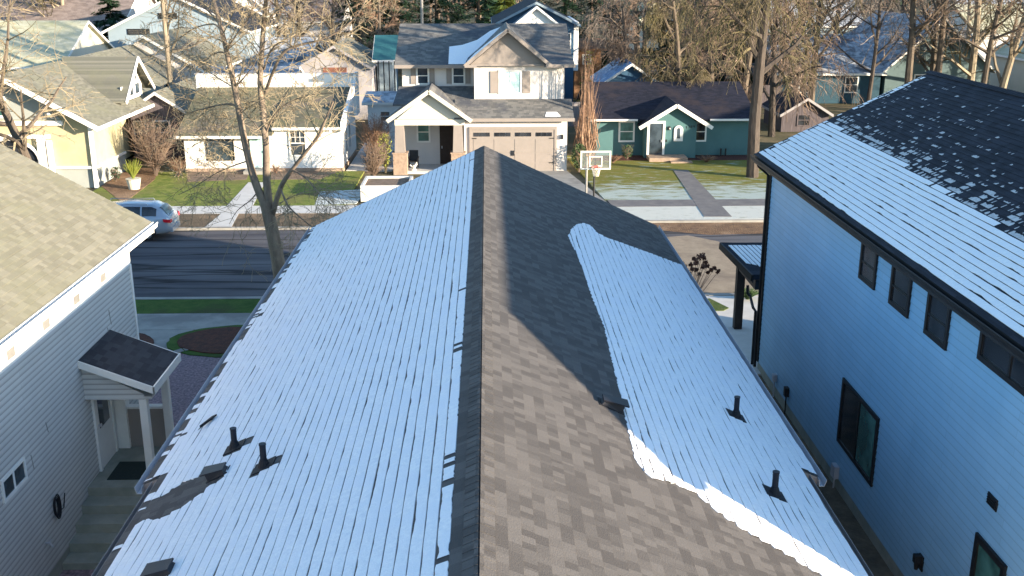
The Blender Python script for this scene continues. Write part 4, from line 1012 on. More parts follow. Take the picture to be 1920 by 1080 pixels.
mb = MB(); mb.box(-1.25, -1.12, -1.3, 1.3, 0, .82); mb.box(1.12, 1.25, -1.3, 1.3, 0, .82); mb.box(-1.12, 1.12, -1.3, -1.17, 0, .82); mb.box(-1.12, 1.12, 1.17, 1.3, 0, .82); mb.build('wall', 'concrete_light', t, local=True)
MB().box(-1.115, 1.115, -1.165, 1.165, 0, .7).build('soil', 'dirt', t, local=True)

# ---------------------------------------------------------------- green house
gr = thing('green_house', 'single storey teal green house with a white trimmed entry gable and dark roof', 'house', (12, 68, 0))
b = MB(); b.box(6.8, 16.4, 66, 76, .1, 2.45); b.box(9.73, 12.9, 65, 66.01, .1, 2.3); b.add([(9.73, 65.001, 2.3), (12.9, 65.001, 2.3), (11.55, 65.001, 3.3)], [(0, 1, 2)]); b.build('wall', 'green_wall', gr)
MB().box(6.9, 16.35, 65.9, 76, -.05, .1).build('foundation', 'concrete', gr)
r = MB(); r.slab([(6.4, 65.5, 2.42), (16.8, 65.5, 2.42), (16.8, 71, 4.15), (6.4, 71, 4.15)], .12); r.slab([(16.8, 71, 4.15), (16.8, 76.5, 2.4), (6.4, 76.5, 2.4), (6.4, 71, 4.15)], .12)
r.build('roof', 'dark_shingle_x', gr)
r = MB()
for sg, xe in ((-1, 9.35), (1, 13.75)):
    ze_ = 2.1; q = [(11.55, 64.6, 3.48), (xe, 64.6, ze_), (xe, 67.0, ze_), (11.55, 68.8, 3.48)]; r.slab(q if sg < 0 else q[::-1], .1)
r.build('entry_roof', 'dark_shingle_x', gr)
f = MB(); f.beam((11.55, 64.57, 3.38), (9.3, 64.57, 2.0), .06, .22); f.beam((11.55, 64.57, 3.38), (13.8, 64.57, 2.0), .06, .22)
f.box(6.4, 9.3, 65.42, 65.5, 2.32, 2.44); f.box(13.8, 16.8, 65.42, 65.5, 2.32, 2.44); f.build('fascia', 'white', gr)
window(gr, 'y', 66, -1, 8.3, 9.1, 1.05, 2.15, 'white', 'glass_teal', 'double', fw=.11)
window(gr, 'y', 66, -1, 12.95, 13.62, 1.05, 2.1, 'white', 'glass_dark', 'double', fw=.1)
d = MB().box(9.98, 10.8, 64.94, 65, .3, 2.25); dd = d.build('door', 'glass', gr); MB().box(10.7, 10.74, 64.88, 64.94, 1.1, 1.25).build('handle', 'gutter', dd)
f = MB(); f.box(9.84, 9.98, 64.9, 65, .28, 2.4); f.box(10.8, 10.94, 64.9, 65, .28, 2.4); f.box(9.98, 10.8, 64.9, 65, 2.25, 2.4); f.build('door_frame', 'white', gr)
# arched little window
def arch(x0, x1, z0, z1, y, n=10):
    r_ = (x1 - x0) / 2; xm = (x0 + x1) / 2
    return [(x0, y, z0), (x1, y, z0)] + [(xm + r_ * math.cos(math.pi * i / n), y, z1 - r_ + r_ * math.sin(math.pi * i / n)) for i in range(n + 1)]
f = MB().slab(arch(11.5, 12.06, 1.15, 2.12, 64.93), .07, (0, 1, 0)); aw = f.build('arched_window', 'white', gr)
MB().slab(arch(11.68, 11.88, 1.32, 1.97, 64.92), .02, (0, 1, 0)).build('pane', 'glass', aw)
mb = MB(); mb.tube([(11.2, 65, 1.95), (11.2, 64.93, 1.95)], .12, 12); wl_ = mb.build('wall_lamp', 'black_trim', gr)
MB().ball((11.22, 64.9, 1.93), .055).build('bulb', 'white_plastic', wl_)
MB().box(11.0, 11.08, 64.95, 65, 1.1, 1.25).build('mailbox', 'black_trim', gr)
# dark house number over the small window
SEG = {'1': [1, 2], '7': [0, 1, 2], '4': [5, 6, 1, 2], '2': [0, 1, 6, 4, 3]}
def digit(mb, ch, x, z, s=.11, y=64.985):
    w_, h_ = s * .6, s; t_ = s * .17
    R_ = {0: (0, w_, h_ - t_, h_), 1: (w_ - t_, w_, h_ / 2, h_), 2: (w_ - t_, w_, 0, h_ / 2), 3: (0, w_, 0, t_), 4: (0, t_, 0, h_ / 2), 5: (0, t_, h_ / 2, h_), 6: (0, w_, h_ / 2 - t_ / 2, h_ / 2 + t_ / 2)}
    for k in SEG[ch]: a = R_[k]; mb.box(x + a[0], x + a[1], y - .01, y + .01, z + a[2], z + a[3])
mb = MB()
for k, ch in enumerate('1724'): digit(mb, ch, 12.2 + k * .16, 1.93 + .015 * k, .15)
mb.build('house_number', 'black_trim', gr)
b = MB().box(9.85, 12.2, 63.7, 65, 0, .32); b.build('landing', 'stone', gr); MB().box(11.1, 12.4, 63.2, 63.7, 0, .17).build('step', 'stone', gr)
MB().box(14.6, 14.68, 65.7, 65.8, .1, .55).box(14.9, 14.98, 65.7, 65.8, .1, .55).build('hose_post', 'black_trim', gr)

# ---------------------------------------------------------------- yellow house
yh = thing('yellow_house', 'yellow craftsman house with white trim and grey green roof at the left', 'house', (-25, 62, 0))
b = MB(); b.box(-29.5, -21.2, 57.1, 61.9, 1.12, 3.5); b.box(-29.5, -22.4, 61.9, 74, .1, 3.5); b.add([(-29.5, 57.1, 3.5), (-21.2, 57.1, 3.5), (-25.35, 57.1, 5.95), (-29.5, 72, 3.5), (-21.2, 72, 3.5), (-25.35, 72, 5.95)], [(0, 1, 2), (5, 4, 3), (1, 4, 5, 2), (0, 2, 5, 3)])
b.build('wall', 'yellow', yh)
b = MB(); b.box(-29.4, -21.16, 57.14, 61.86, 0, 1.12); b.build('skirt_wall', 'foundation_pale', yh)
r = MB(); s_ = .57
r.slab([(-25.35, 56.3, 6.15), (-25.35, 78, 6.15), (-22.5, 78, 4.53), (-20.55, 66.5, 3.42), (-20.55, 56.3, 3.42)][::-1], .14)
r.slab([(-25.35, 56.3, 6.15), (-30.2, 56.3, 3.4), (-30.2, 78, 3.4), (-25.35, 78, 6.15)], .14)
r.build('roof', 'gray_shingle_y', yh)
f = MB(); f.beam((-25.35, 56.25, 6.02), (-20.5, 56.25, 3.3), .08, .24); f.beam((-25.35, 56.25, 6.02), (-30.2, 56.25, 3.3), .08, .24)
f.box(-20.55, -20.48, 56.3, 66.5, 3.24, 3.42); f.box(-29.6, -22.6, 56.9, 57.08, 3.42, 3.66); f.box(-21.32, -21.12, 56.95, 57.08, 0, 3.4); f.box(-29.5, -21.12, 56.99, 57.09, 1.06, 1.2)
f.box(-21.2, -21.1, 57.1, 61.9, 1.06, 1.18); f.beam((-23.1, 56.4, 4.1), (-23.1, 57.0, 3.8), .1, .1); f.build('trim', 'white_bright', yh)
MB().slab([(-27.8, 57.02, 3.72), (-22.7, 57.02, 3.72), (-23.6, 57.02, 4.6), (-25.35, 57.02, 5.6), (-27.1, 57.02, 4.6)], .05, (0, 1, 0)).build('gable_face', 'foundation_pale', yh)
window(yh, 'y', 57.0, -1, -26.6, -25.6, 3.95, 4.85, 'white_bright', 'glass_teal', 'double', fw=.12)
# arched garage opening
d = MB().slab(arch(-27.4, -24.1, .05, 2.7, 57.05), .04, (0, 1, 0)); d.build('garage_opening', 'glass_dark', yh)
tr_ = MB(); n = 14
pts = [(-24.15 + .0, 57.0, .1)] + [(-25.75 + 1.65 * math.cos(math.pi * i / n), 57.0, 1.55 + 1.1 * math.sin(math.pi * i / n)) for i in range(n + 1)]
tr_.tube(pts, .09, 5); tr_.box(-24.1, -23.7, 56.9, 57.08, 0, 2.75); tr_.box(-23.6, -23.35, 56.9, 57.08, 0, 2.6); tr_.box(-27.5, -23.4, 56.92, 57.08, 2.72, 2.92); tr_.build('arch_trim', 'white_bright', yh)
# dormer looking to the right
dm = MB(); dx = -21.3; DY = -5.2
dm.add([(dx, 62.3, 3.9), (dx, 66.5, 3.9), (dx, 66.5, 4.6), (dx, 64.9, 6.2), (dx, 62.3, 4.2), (-24.6, 62.3, 3.9), (-24.6, 66.5, 3.9), (-24.6, 66.5, 4.6), (-24.6, 64.9, 6.2), (-24.6, 62.3, 4.2)],
       [(0, 1, 2, 3, 4), (0, 4, 9, 5), (1, 6, 7, 2)])
do = dm.build('dormer', 'white_bright', yh)
r = MB(); r.slab([(dx + .45, 64.9, 6.36), (dx + .45, 62.0, 4.05), (-24.7, 62.0, 4.05), (-25.3, 64.9, 6.36)][::-1], .1); r.slab([(dx + .45, 64.9, 6.36), (-25.3, 64.9, 6.36), (-24.0, 67.5, 4.3), (dx + .45, 67.5, 4.3)][::-1], .1); r.build('dormer_roof', 'gray_shingle_y', do)
f = MB(); f.beam((dx + .48, 64.9, 6.27), (dx + .48, 62.0, 3.95), .06, .2); f.beam((dx + .48, 64.9, 6.27), (dx + .48, 67.5, 4.2), .06, .2); f.build('dormer_trim', 'white_bright', do)
for k in range(3):
    window(do, 'x', dx, 1, 62.75 + k * 1.2, 62.75 + k * 1.2 + .85, 4.12, 4.72, 'white_bright', 'glass', 'plain', fw=.06, name='dormer_window')
for k in range(2): window(do, 'x', dx, 1, 64.2 + k * .8, 64.2 + k * .8 + .6, 4.98, 5.5, 'white_bright', 'glass', 'plain', fw=.05, name='dormer_window')
# side entry between the two houses
se = thing('grey_shingle_house', 'grey house with a gabled side half hidden between the yellow and white houses', 'house', (-19.8, 70, 0))
gable(se, -22.0, -18.6, 66, 76, 0, 2.9, 4.0, 'y', 'wood_grey', 'gray_shingle_y', over=.4, trim='cream')
window(se, 'y', 66, -1, -20.6, -19.7, 1.0, 2.3, 'cream', 'glass', 'double', fw=.1); window(se, 'y', 66, -1, -21.8, -21.2, 1.0, 2.3, 'cream', 'glass', 'double', fw=.08)

# ---------------------------------------------------------------- houses further back
def bh(name, label, x0, x1, y0, y1, ze, zr, axis, wall, roof, trim='white', over=.4, wins=(), zb=0, cat='house', door=None):
    t = thing(name, label, cat, ((x0 + x1) / 2, (y0 + y1) / 2, 0))
    gable(t, x0, x1, y0, y1, zb, ze, zr, axis, wall, roof, over=over, trim=trim)
    for w__ in wins:
        pl, a0, a1, z0, z1 = w__[:5]; at = {'y': y0, 'x': x1, 'X': x0}[pl]
        window(t, pl.lower(), at, -1 if pl in 'yX' else 1, a0, a1, z0, z1, w__[5] if len(w__) > 5 else 'white', w__[6] if len(w__) > 6 else 'glass', 'double', fw=.09)
    return t
bh('pale_house', 'pale house with a broad mossy green grey roof in the top left corner', -41, -31.5, 80, 92, 4.4, 7.2, 'x', 'pale_cream', 'pale_roof_x', wins=(('y', -35, -34.2, 2.2, 3.4), ('y', -33.2, -32.6, 2.2, 3.4)))
bh('brown_roof_house', 'house with a wide pinkish brown roof in the far top left', -56, -35, 104, 120, 5.6, 9.6, 'x', 'cream', 'brown_roof_x', wins=(('y', -40, -39, 3, 4.5), ('y', -46, -45, 3, 4.5)))
bh('blue_grey_house', 'pale blue grey gabled house with two narrow dark slot windows', -31.8, -20.2, 92, 104, 6.2, 9.0, 'y', 'blue_grey', 'dark_shingle', wins=(('y', -30.1, -28.4, 6.0, 6.3, 'black_trim', 'glass_dark'), ('y', -27.4, -26.0, 7.3, 7.6, 'black_trim', 'glass_dark')))
bh('grey_gable_house', 'grey roofed house with a peaked gable just behind the yellow house', -28.5, -20.4, 78, 88, 4.2, 6.6, 'y', 'cream', 'gray_shingle_y', wins=(('x', 80, 81, 2.4, 3.6), ('y', -24, -23, 2.4, 3.6)))
bh('lilac_roof_house', 'low house under frosted lilac grey roof seen through the tall bare tree', -23.5, -15.5, 92, 102, 3.0, 5.2, 'x', 'cream', 'frosted_x', wins=(('y', -20, -19, 1.2, 2.4),))
bh('frosted_shed', 'small frosted roof shed left of the pale grey gable barn', -17.5, -14.6, 84, 90, 2.4, 3.9, 'x', 'shed_grey', 'frosted_x', cat='shed', wins=(('y', -16.6, -15.8, 1.2, 2.0),))
bh('low_slate_house', 'low slate blue roofed house beyond the white house parapet', -20.5, -14.2, 76, 84, 2.6, 4.2, 'x', 'cream', 'frosted_x', wins=(('y', -18, -17, 1.2, 2.2),))
bh('white_gable_house', 'tall narrow sunlit white house far behind the bare tree', -28.5, -24.0, 120, 132, 6.6, 8.6, 'y', 'white_bright', 'frosted_y', wins=(('y', -27, -26, 3.5, 5),))
t = bh('grey_barn', 'pale lilac grey gabled barn with a brick red door opening', -14.5, -8.9, 83, 92, 3.9, 5.5, 'y', 'shed_grey', 'gray_shingle_y', trim='shed_grey', over=.1, cat='barn')
MB().box(-12.6, -10.8, 82.93, 83.0, 0, 4.0).build('door', 'brick', t)
t = bh('teal_roof_shed', 'shed with a bright teal metal roof beside the grey barn', -8.75, -7.55, 86, 91, 4.3, 5.9, 'x', 'blue_grey', 'teal', over=.25, cat='shed')
for k in range(4): MB().box(-8.6 + k * .42, -8.52 + k * .42, 84.9, 84.98, 0, 4.3).build('slat', 'black_trim', t)
bh('white_low_shed', 'low white shed with frosted flat roof left of the cream house', -8.3, -5.7, 74, 80, 2.3, 2.7, 'x', 'white', 'frosted_x', over=.15, cat='shed', wins=(('y', -7.4, -6.8, 1.2, 1.8),))
t = thing('navy_gable_house', 'navy blue house with pale trimmed double gables rising behind the cream house', 'house', (4, 88, 0))
gable(t, .9, 6.9, 86, 98, 0, 7.1, 8.6, 'y', 'navy', 'dark_shingle', over=.5, trim='blue_grey')
gable(t, 2.1, 5.6, 84.2, 86.2, 0, 7.0, 8.35, 'y', 'white_bright', 'frosted_y', over=.35, trim='white_bright', wallname='front_wall', roofname='front_roof')
MB().box(6.9, 7.3, 86.3, 96, 3.4, 7.2).build('side_wall', 'white_bright', t)
window(t, 'y', 86, -1, 6.0, 6.6, 5.2, 6.3, 'white', 'glass', 'double', fw=.08)
bh('cedar_shed', 'small orange brown cedar shed by the upright bare shrub', 7.8, 10.2, 96, 100, 4.3, 5.0, 'x', 'wood_orange', 'wood_orange', trim='wood_orange', over=.2, cat='shed', wins=(('y', 8.6, 9.2, 3.1, 3.8),))
bh('blue_roof_shed', 'shed with a bright blue frosted gable roof behind the green house', 8.5, 13.0, 80, 86, 2.9, 4.4, 'y', 'navy', 'blue_roof_y', over=.2, cat='shed', wins=(('y', 10.3, 11.2, 1.2, 2.4),))
bh('snow_roof_house', 'long teal walled house with a snow dusted roof right of the mossy trunk', 25.2, 34.0, 92, 104, 2.6, 5.3, 'x', 'navy_dark', 'frosted_x', wins=(('y', 27, 28, 1, 2.2), ('y', 31, 32, 1, 2.2)))
bh('snowy_gable_house', 'pale teal walled house with a steep snow blue roof above the tall right roof', 34.4, 43.5, 92, 108, 2.9, 7.0, 'y', 'dull_teal', 'frosted_y', wins=(('y', 37, 38, 1.2, 2.4),))
bh('gable_shed', 'small shed of weathered lilac boards with a pointed gable by the right roof corner', 21.2, 24.6, 76, 81, 1.25, 2.3, 'y', 'wood_grey', 'dark_shingle', trim='shed_grey', over=.2, cat='shed', wins=(('y', 22.4, 23.2, .5, 1.2, 'wood_grey', 'glass_dark'),))
bh('sunny_roof_house', 'house with a sunlit yellow green roof at the right edge', 49, 60, 92, 104, 3.4, 6.4, 'y', 'pale_cream', 'pale_roof_x', wins=(('y', 53, 54, 1.2, 2.6),))
bh('far_right_house', 'distant house with a pale blue snowy roof in the top right corner', 70, 88, 160, 172, 4.2, 7.0, 'x', 'cream', 'frosted_x', wins=(('y', 75, 76.5, 1.5, 3),))
bh('far_slate_house', 'distant slate roofed house among the bare trees right of centre', 36, 48, 138, 150, 4.0, 7.2, 'x', 'blue_grey', 'frosted_x', wins=(('y', 40, 41.2, 1.5, 3),))
bh('far_cream_house', 'distant cream house in the gap right of the dark pine', 20.5, 26, 150, 160, 3.6, 6.4, 'y', 'pale_cream', 'pale_roof_x', wins=(('y', 22, 23, 1.5, 2.8),))
bh('far_tan_house', 'distant tan roofed house behind brown treetops left of centre', -32, -20, 150, 162, 4, 7, 'x', 'cream', 'brown_roof_x', wins=(('y', -28, -27, 1.5, 3),))
bh('far_green_roof_house', 'distant house under an olive roof far behind the top right trees', 58, 70, 128, 140, 3.6, 6.6, 'x', 'cream', 'pale_roof_x', wins=(('y', 62, 63, 1.5, 2.8),))

bh('unseen_shade_house', 'brown house added unseen behind the tall right house to shade the green house', 30, 38, 53.6, 60.5, 3.6, 6.3, 'y', 'wood_orange', 'dark_shingle', wins=(('y', 33, 34, 1.2, 2.4),))  # out of view, added to block the sun from the green house
# ---------------------------------------------------------------- car
def lerp(a, b, t): return a + (b - a) * t
car = thing('parked_car', 'silver blue estate car parked at the far kerb beyond the left roof corner', 'car', (-16.3, 46.2, 0))
L = 4.75
def prof(t, keys):
    for (t0, v0), (t1, v1) in zip(keys, keys[1:]):
        if t <= t1:
            f = (t - t0) / (t1 - t0) if t1 > t0 else 0; f = f * f * (3 - 2 * f); return v0 + (v1 - v0) * f
    return keys[-1][1]
bw = [(0, .62), (.03, .80), (.12, .90), (.5, .92), (.85, .90), (.96, .84), (1, .68)]
belt = [(0, .72), (.06, .80), (.22, .93), (.5, .97), (.85, 1.04), (.97, 1.02), (1, .86)]
roofz = [(0, .73), (.06, .82), (.22, 1.0), (.27, 1.06), (.42, 1.52), (.6, 1.60), (.82, 1.56), (.9, 1.42), (.985, 1.04), (1, .88)]
rw = [(0, .55), (.25, .78), (.42, .60), (.6, .64), (.85, .60), (.95, .7), (1, .6)]
ns = 44; rings = []
for i in range(ns + 1):
    t = i / ns; x = -L / 2 + L * (1 - t)     # t=0 front at +x (local), t=1 rear ; car is turned by 180 deg
    w_ = prof(t, bw); bz = prof(t, belt); rz = max(prof(t, roofz), bz + .005); r_ = prof(t, rw) * (w_ / .92)
    zb = .26 + .10 * (max(0, abs(t - .5) - .4) / .1)
    half = [(w_ * .86, zb), (w_ * .98, zb + .12), (w_, .62), (w_ * .985, bz - .05), (w_ * .95, bz), (lerp(w_ * .95, r_, .55), lerp(bz, rz, .62)), (r_, rz - .05), (r_ * .72, rz - .008), (0, rz)]
    rings.append([(x, -a, z) for a, z in half] + [(x, a, z) for a, z in half[-2::-1]])
mb = MB(); m_ = len(rings[0])
for rg in rings: mb.v.extend(rg)
for i in range(ns):
    for k in range(m_ - 1): mb.f.append((i * m_ + k, i * m_ + k + 1, (i + 1) * m_ + k + 1, (i + 1) * m_ + k))
    mb.f.append((i * m_ + m_ - 1, i * m_, (i + 1) * m_, (i + 1) * m_ + m_ - 1))
mb.f.append(tuple(range(m_ - 1, -1, -1))); mb.f.append(tuple(ns * m_ + k for k in range(m_)))
mb.build('body', 'car_paint', car, local=True, smooth=True)
def cw(t): return prof(t, bw)
def side_glass(sg, t0, t1, name):
    g = MB(); k = 8
    for j in range(k):
        ta, tb = lerp(t0, t1, j / k), lerp(t0, t1, (j + 1) / k); pts = []
        for t, f0, f1 in ((ta, .12, 0.9), (tb, .12, .9), ):
            w_ = cw(t); bz = prof(t, belt); rz = max(prof(t, roofz), bz + .01); r_ = prof(t, rw) * (w_ / .92)
            def at(f):
                # along the lower/upper side panels
                mid = (lerp(w_ * .95, r_, .55), lerp(bz, rz, .62)); top = (r_, rz - .05); bot = (w_ * .95, bz)
                if f < .62: q = f / .62; return (lerp(bot[0], mid[0], q), lerp(bot[1], mid[1], q))
                q = (f - .62) / .38; return (lerp(mid[0], top[0], q), lerp(mid[1], top[1], q))
            x = -L / 2 + L * (1 - t); pts.append([(x, sg * (at(f)[0] + .008), at(f)[1]) for f in (f0, .62, f1)])
        a, b = pts
        for q in range(2):
            fc = (a[q], b[q], b[q + 1], a[q + 1]); g.quad(*(fc if sg > 0 else fc[::-1]))
    g.build(name, 'glass_dark', car, local=True, smooth=True)
for sg in (-1, 1):
    side_glass(sg, .40, .55, 'side_window'); side_glass(sg, .565, .73, 'side_window'); side_glass(sg, .745, .875, 'side_window')
def top_glass(t0, t1, name, fr=.8):
    g = MB(); k = 6
    for j in range(k):
        ta, tb = lerp(t0, t1, j / k), lerp(t0, t1, (j + 1) / k); row = []
        for t in (ta, tb):
            bz = prof(t, belt); rz = max(prof(t, roofz), bz + .01); r_ = prof(t, rw) * (cw(t) / .92); x = -L / 2 + L * (1 - t)
            row.append([(x, -r_ * fr, rz + .006 - .03), (x, -r_ * fr * .8, rz - .0), (x, 0, rz + .010), (x, r_ * fr * .8, rz - .0), (x, r_ * fr, rz + .006 - .03)])
        a, b = row
        for q in range(4): g.quad(a[q], a[q + 1], b[q + 1], b[q])
    g.build(name, 'glass_dark', car, local=True, smooth=True)
top_glass(.285, .405, 'windscreen'); top_glass(.895, .975, 'rear_window', .86)
for sg in (-1, 1):
    MB().slab([(-L / 2 - .0, sg * .58, .93), (-L / 2 + .02, sg * .80, .93), (-L / 2 + .30, sg * .915, .98), (-L / 2 + .28, sg * .915, .84), (-L / 2 + .02, sg * .82, .78), (-L / 2 - .01, sg * .58, .80)], .03, (-.8, sg * .6, 0)).build('tail_light', 'tail_red', car, local=True)
    MB().slab([(L / 2 - .1, sg * .55, .72), (L / 2 - .2, sg * .78, .74), (L / 2 - .34, sg * .84, .70), (L / 2 - .2, sg * .8, .62), (L / 2 - .04, sg * .55, .62)], .03, (.7, sg * .6, 0)).build('headlight', 'white_plastic', car, local=True)
    mb = MB(); mb.tube([(.55, sg * .56, 1.56), (.5, sg * .58, 1.61), (-1.35, sg * .57, 1.60), (-1.4, sg * .56, 1.53)], .022, 6); mb.build('roof_rail', 'rim', car, local=True)
    mb = MB(); mb.box(.62, .82, sg * .93, sg * 1.06, .95, 1.08); mb.build('wing_mirror', 'car_paint', car, local=True)
    for xx in (.1, -.8): MB().box(xx, xx + .16, sg * .915, sg * .94, .84, .865).build('door_handle', 'car_paint', car, local=True)
MB().box(-L / 2 - .035, -L / 2 - .01, -.26, .26, .66, .78).build('number_plate', 'white_plastic', car, local=True)
MB().box(-L / 2 - .03, -L / 2 + .12, -.66, .66, .34, .52).build('bumper', 'car_paint', car, local=True)
for xx in (1.42, -1.33):
    for sg in (-1, 1):
        yy = sg * .80
        w_ = MB(); w_.tube([(xx, yy - .11, .335), (xx, yy - .10, .335), (xx, yy + .10, .335), (xx, yy + .11, .335)], [.30, .335, .335, .30], 24); wo = w_.build('wheel', 'tyre', car, local=True)
        rm = MB(); yo = yy + sg * .115
        n = 24; o_ = []
        rm.tube([(xx, yy + sg * .09, .335), (xx, yo, .335)], [.24, .22], 20)
        for k in range(5):
            a = 2 * math.pi * k / 5; rm.beam((xx, yo + sg * .012, .335), (xx + .21 * math.cos(a), yo + sg * .012, .335 + .21 * math.sin(a)), .06, .03)
        rm.build('rim', 'rim', wo, local=True)
        ar = MB(); pts = [(xx + .40 * math.cos(math.pi * i / 12), yy + sg * .085, .335 + .40 * math.sin(math.pi * i / 12)) for i in range(13)]
        ar.slab(pts, .04, (0, sg, 0)); ar.build('wheel_arch', 'black_trim', car, local=True)
car.rotation_euler = (0, 0, math.pi)
car.location = (-16.35, 46.35, -.012)
car.rotation_euler = (0, 0, math.pi + .03)
# note on the car: local +x is the front, so it is turned to face the left

# ---------------------------------------------------------------- basketball hoop
hx, hy = PZ(1113, 372, .1)[0], 52.3
hp = thing('basketball_hoop', 'freestanding basketball hoop with a clear white edged backboard beside the driveway', 'basketball hoop', (5.15, 51.0, .1))
bz0, bz1 = 2.02 - .0, 3.02
bxm = (PY(1088, 282, 50.6)[0] + PY(1146, 318, 50.6)[0]) / 2 - 5.15; zt = PY(1117, 283, 50.6)[2] - .1; zb = PY(1117, 318, 50.6)[2] - .1; hw = .74
by = -.4
f = MB(); tb = .075
f.box(bxm - hw, bxm + hw, by, by + .05, zt - tb, zt); f.box(bxm - hw, bxm + hw, by, by + .05, zb, zb + tb); f.box(bxm - hw, bxm - hw + tb, by, by + .05, zb + tb, zt - tb); f.box(bxm + hw - tb, bxm + hw, by, by + .05, zb + tb, zt - tb)
bo = f.build('backboard', 'white_plastic', hp, local=True)
s = MB(); s.box(bxm - .32, bxm + .32, by - .006, by - .001, zb + .60, zb + .66); s.box(bxm - .32, bxm + .32, by - .006, by - .001, zb + .14, zb + .2); s.box(bxm - .32, bxm - .26, by - .006, by - .001, zb + .2, zb + .6); s.box(bxm + .26, bxm + .32, by - .006, by - .001, zb + .2, zb + .6)
s.build('target_square', 'white_plastic', bo, local=True)
mg, ntg, bg_ = newmat('clear acrylic'); bg_.inputs['Base Color'].default_value = (.35, .38, .38, 1); bg_.inputs['Alpha'].default_value = .18; bg_.inputs['Roughness'].default_value = .15; M['acrylic'] = mg
MB().box(bxm - hw + tb, bxm + hw - tb, by + .01, by + .03, zb + tb, zt - tb).build('panel', 'acrylic', bo, local=True)
rm = MB(); rm.tube([(bxm + .225 * math.cos(a), by - .27 + .225 * math.sin(a), zb + .16) for a in [2 * math.pi * i / 20 for i in range(21)]], .016, 6, False); rm.box(bxm - .1, bxm + .1, by - .08, by, zb + .1, zb + .2)
ro = rm.build('rim', 'red', hp, local=True)
ntm = MB()
for k in range(14):
    for sgn in (-1, 1):
        pts = []
        for j in range(6):
            a = 2 * math.pi * (k + sgn * j * .5) / 14; r_ = .225 - .10 * (j / 5) ** .8; pts.append((bxm + r_ * math.cos(a), by - .27 + r_ * math.sin(a), zb + .15 - .085 * j))
        ntm.tube(pts, .011, 3, False)
ntm.build('net', 'net', ro, local=True)
pl = MB(); pl.tube([(bxm, .15, 0), (bxm, .15, zb - .1), (bxm, .05, zb + .1)], .045, 8); pl.build('pole', 'black_trim', hp, local=True)
pl = MB(); pl.beam((bxm, .1, zb - .1), (bxm, by + .05, zb + .3), .06, .06); pl.beam((bxm, .1, zb + .1), (bxm, by + .05, zb + .6), .05, .05); pl.build('arm', 'black_trim', hp, local=True)
MB().slab([(bxm - .45, -.1, .2), (bxm + .45, -.1, .2), (bxm + .3, .8, .16), (bxm - .3, .8, .16)], .2).build('base', 'black_trim', hp, local=True)
pm = PZ(1099, 362, .1)
mb = MB().tube([(pm[0], pm[1], .09), (pm[0], pm[1], 2.0)], .06, 8)
tag(mb.build('thin_post', 'pole_grey'), 'thin pale post standing left of the basketball hoop pole', 'post')

# ---------------------------------------------------------------- pots and small plants
def leafy(mb, c, rx, ry, rz, n, size, rn, bias=.6):
    for _ in range(n):
        while True:
            p = (rn.uniform(-1, 1), rn.uniform(-1, 1), rn.uniform(-1, 1)); r2 = p[0] ** 2 + p[1] ** 2 + p[2] ** 2
            if bias * .5 < r2 < 1: break
        q = Vector((c[0] + p[0] * rx, c[1] + p[1] * ry, c[2] + p[2] * rz)); a = Vector((rn.uniform(-1, 1), rn.uniform(-1, 1), rn.uniform(-.6, 1))).normalized(); b = a.cross(Vector((rn.uniform(-1, 1), rn.uniform(-1, 1), rn.uniform(-1, 1)))).normalized()
        s_ = size * rn.uniform(.5, 1.3); mb.quad(q - a * s_, q + b * s_ * .5, q + a * s_, q - b * s_ * .5)
def stems(mb, c, n, h, spread, r0, rn, droop=0.0, seg=4, sides=3):
    out = []
    for _ in range(n):
        a = rn.uniform(0, 6.28); sp = spread * rn.uniform(.2, 1); hh = h * rn.uniform(.6, 1); pts = []; rad = []
        for j in range(seg + 1):
            t = j / seg; pts.append((c[0] + math.cos(a) * sp * t ** 1.2 + rn.uniform(-.02, .02) * h, c[1] + math.sin(a) * sp * t ** 1.2, c[2] + hh * (t - droop * t * t))); rad.append(r0 * (1 - .75 * t))
        mb.tube(pts, rad, sides, False); out.append(pts)
    return out
rn = random.Random(11)
pp = PZ(252, 354, .1)
t = thing('potted_shrub', 'yellow green grass clump in a pale tub on the orange brown bed', 'potted plant', (pp[0], pp[1], .1))
MB().tube([(0, 0, 0), (0, 0, .52), (0, 0, .56)], [.28, .38, .41], 16).build('tub', 'pale_cream', t, local=True)
mb = MB(); stems(mb, (0, 0, .5), 90, 1.1, .55, .022, rn); mb.build('foliage', 'leaf_yellow', t, local=True)
def shrub(name, label, x, y, h, w_, mat_, nst, nlf=0, lmat=None, r0=.02, base=.08, cat='shrub', group=None, size=.06, sub=3):
    rn = random.Random(int(x * 100 + y * 7)); t = thing(name, label, cat, (x, y, base), group=group)
    mb = MB(); ps = stems(mb, (0, 0, 0), nst, h, w_, r0, rn, seg=5)
    for p_ in ps:
        for _ in range(sub):
            i = rn.randint(1, len(p_) - 2); q = Vector(p_[i]); d = Vector((rn.uniform(-1, 1), rn.uniform(-1, 1), rn.uniform(.1, 1.0))).normalized() * h * rn.uniform(.15, .35)
            mb.tube([q, q + d * .5 + Vector((0, 0, .02)), q + d], [r0 * .5, r0 * .4, r0 * .2], 3, False)
    mb.build('stems', mat_, t, local=True)
    if nlf:
        mb = MB(); leafy(mb, (0, 0, h * .55), w_ * .9, w_ * .9, h * .45, nlf, size, rn); mb.build('foliage', lmat, t, local=True)
    return t
shrub('bare_shrub', 'tangled brown shrub between the yellow and white houses', -18.9, 60.0, 3.4, 1.7, 'twig_brown', 90, r0=.025, sub=7)
shrub('bare_shrub', 'pinkish brown thicket on the right side of the white house', -6.6, 62.8, 3.1, 1.2, 'twig_orange', 100, r0=.026, sub=6)
shrub('bare_shrub', 'sprawling leafless bush in front of the thicket beside the porch pillar', -6.4, 58.6, 2.2, 1.1, 'twig_brown', 80, r0=.022, sub=5)
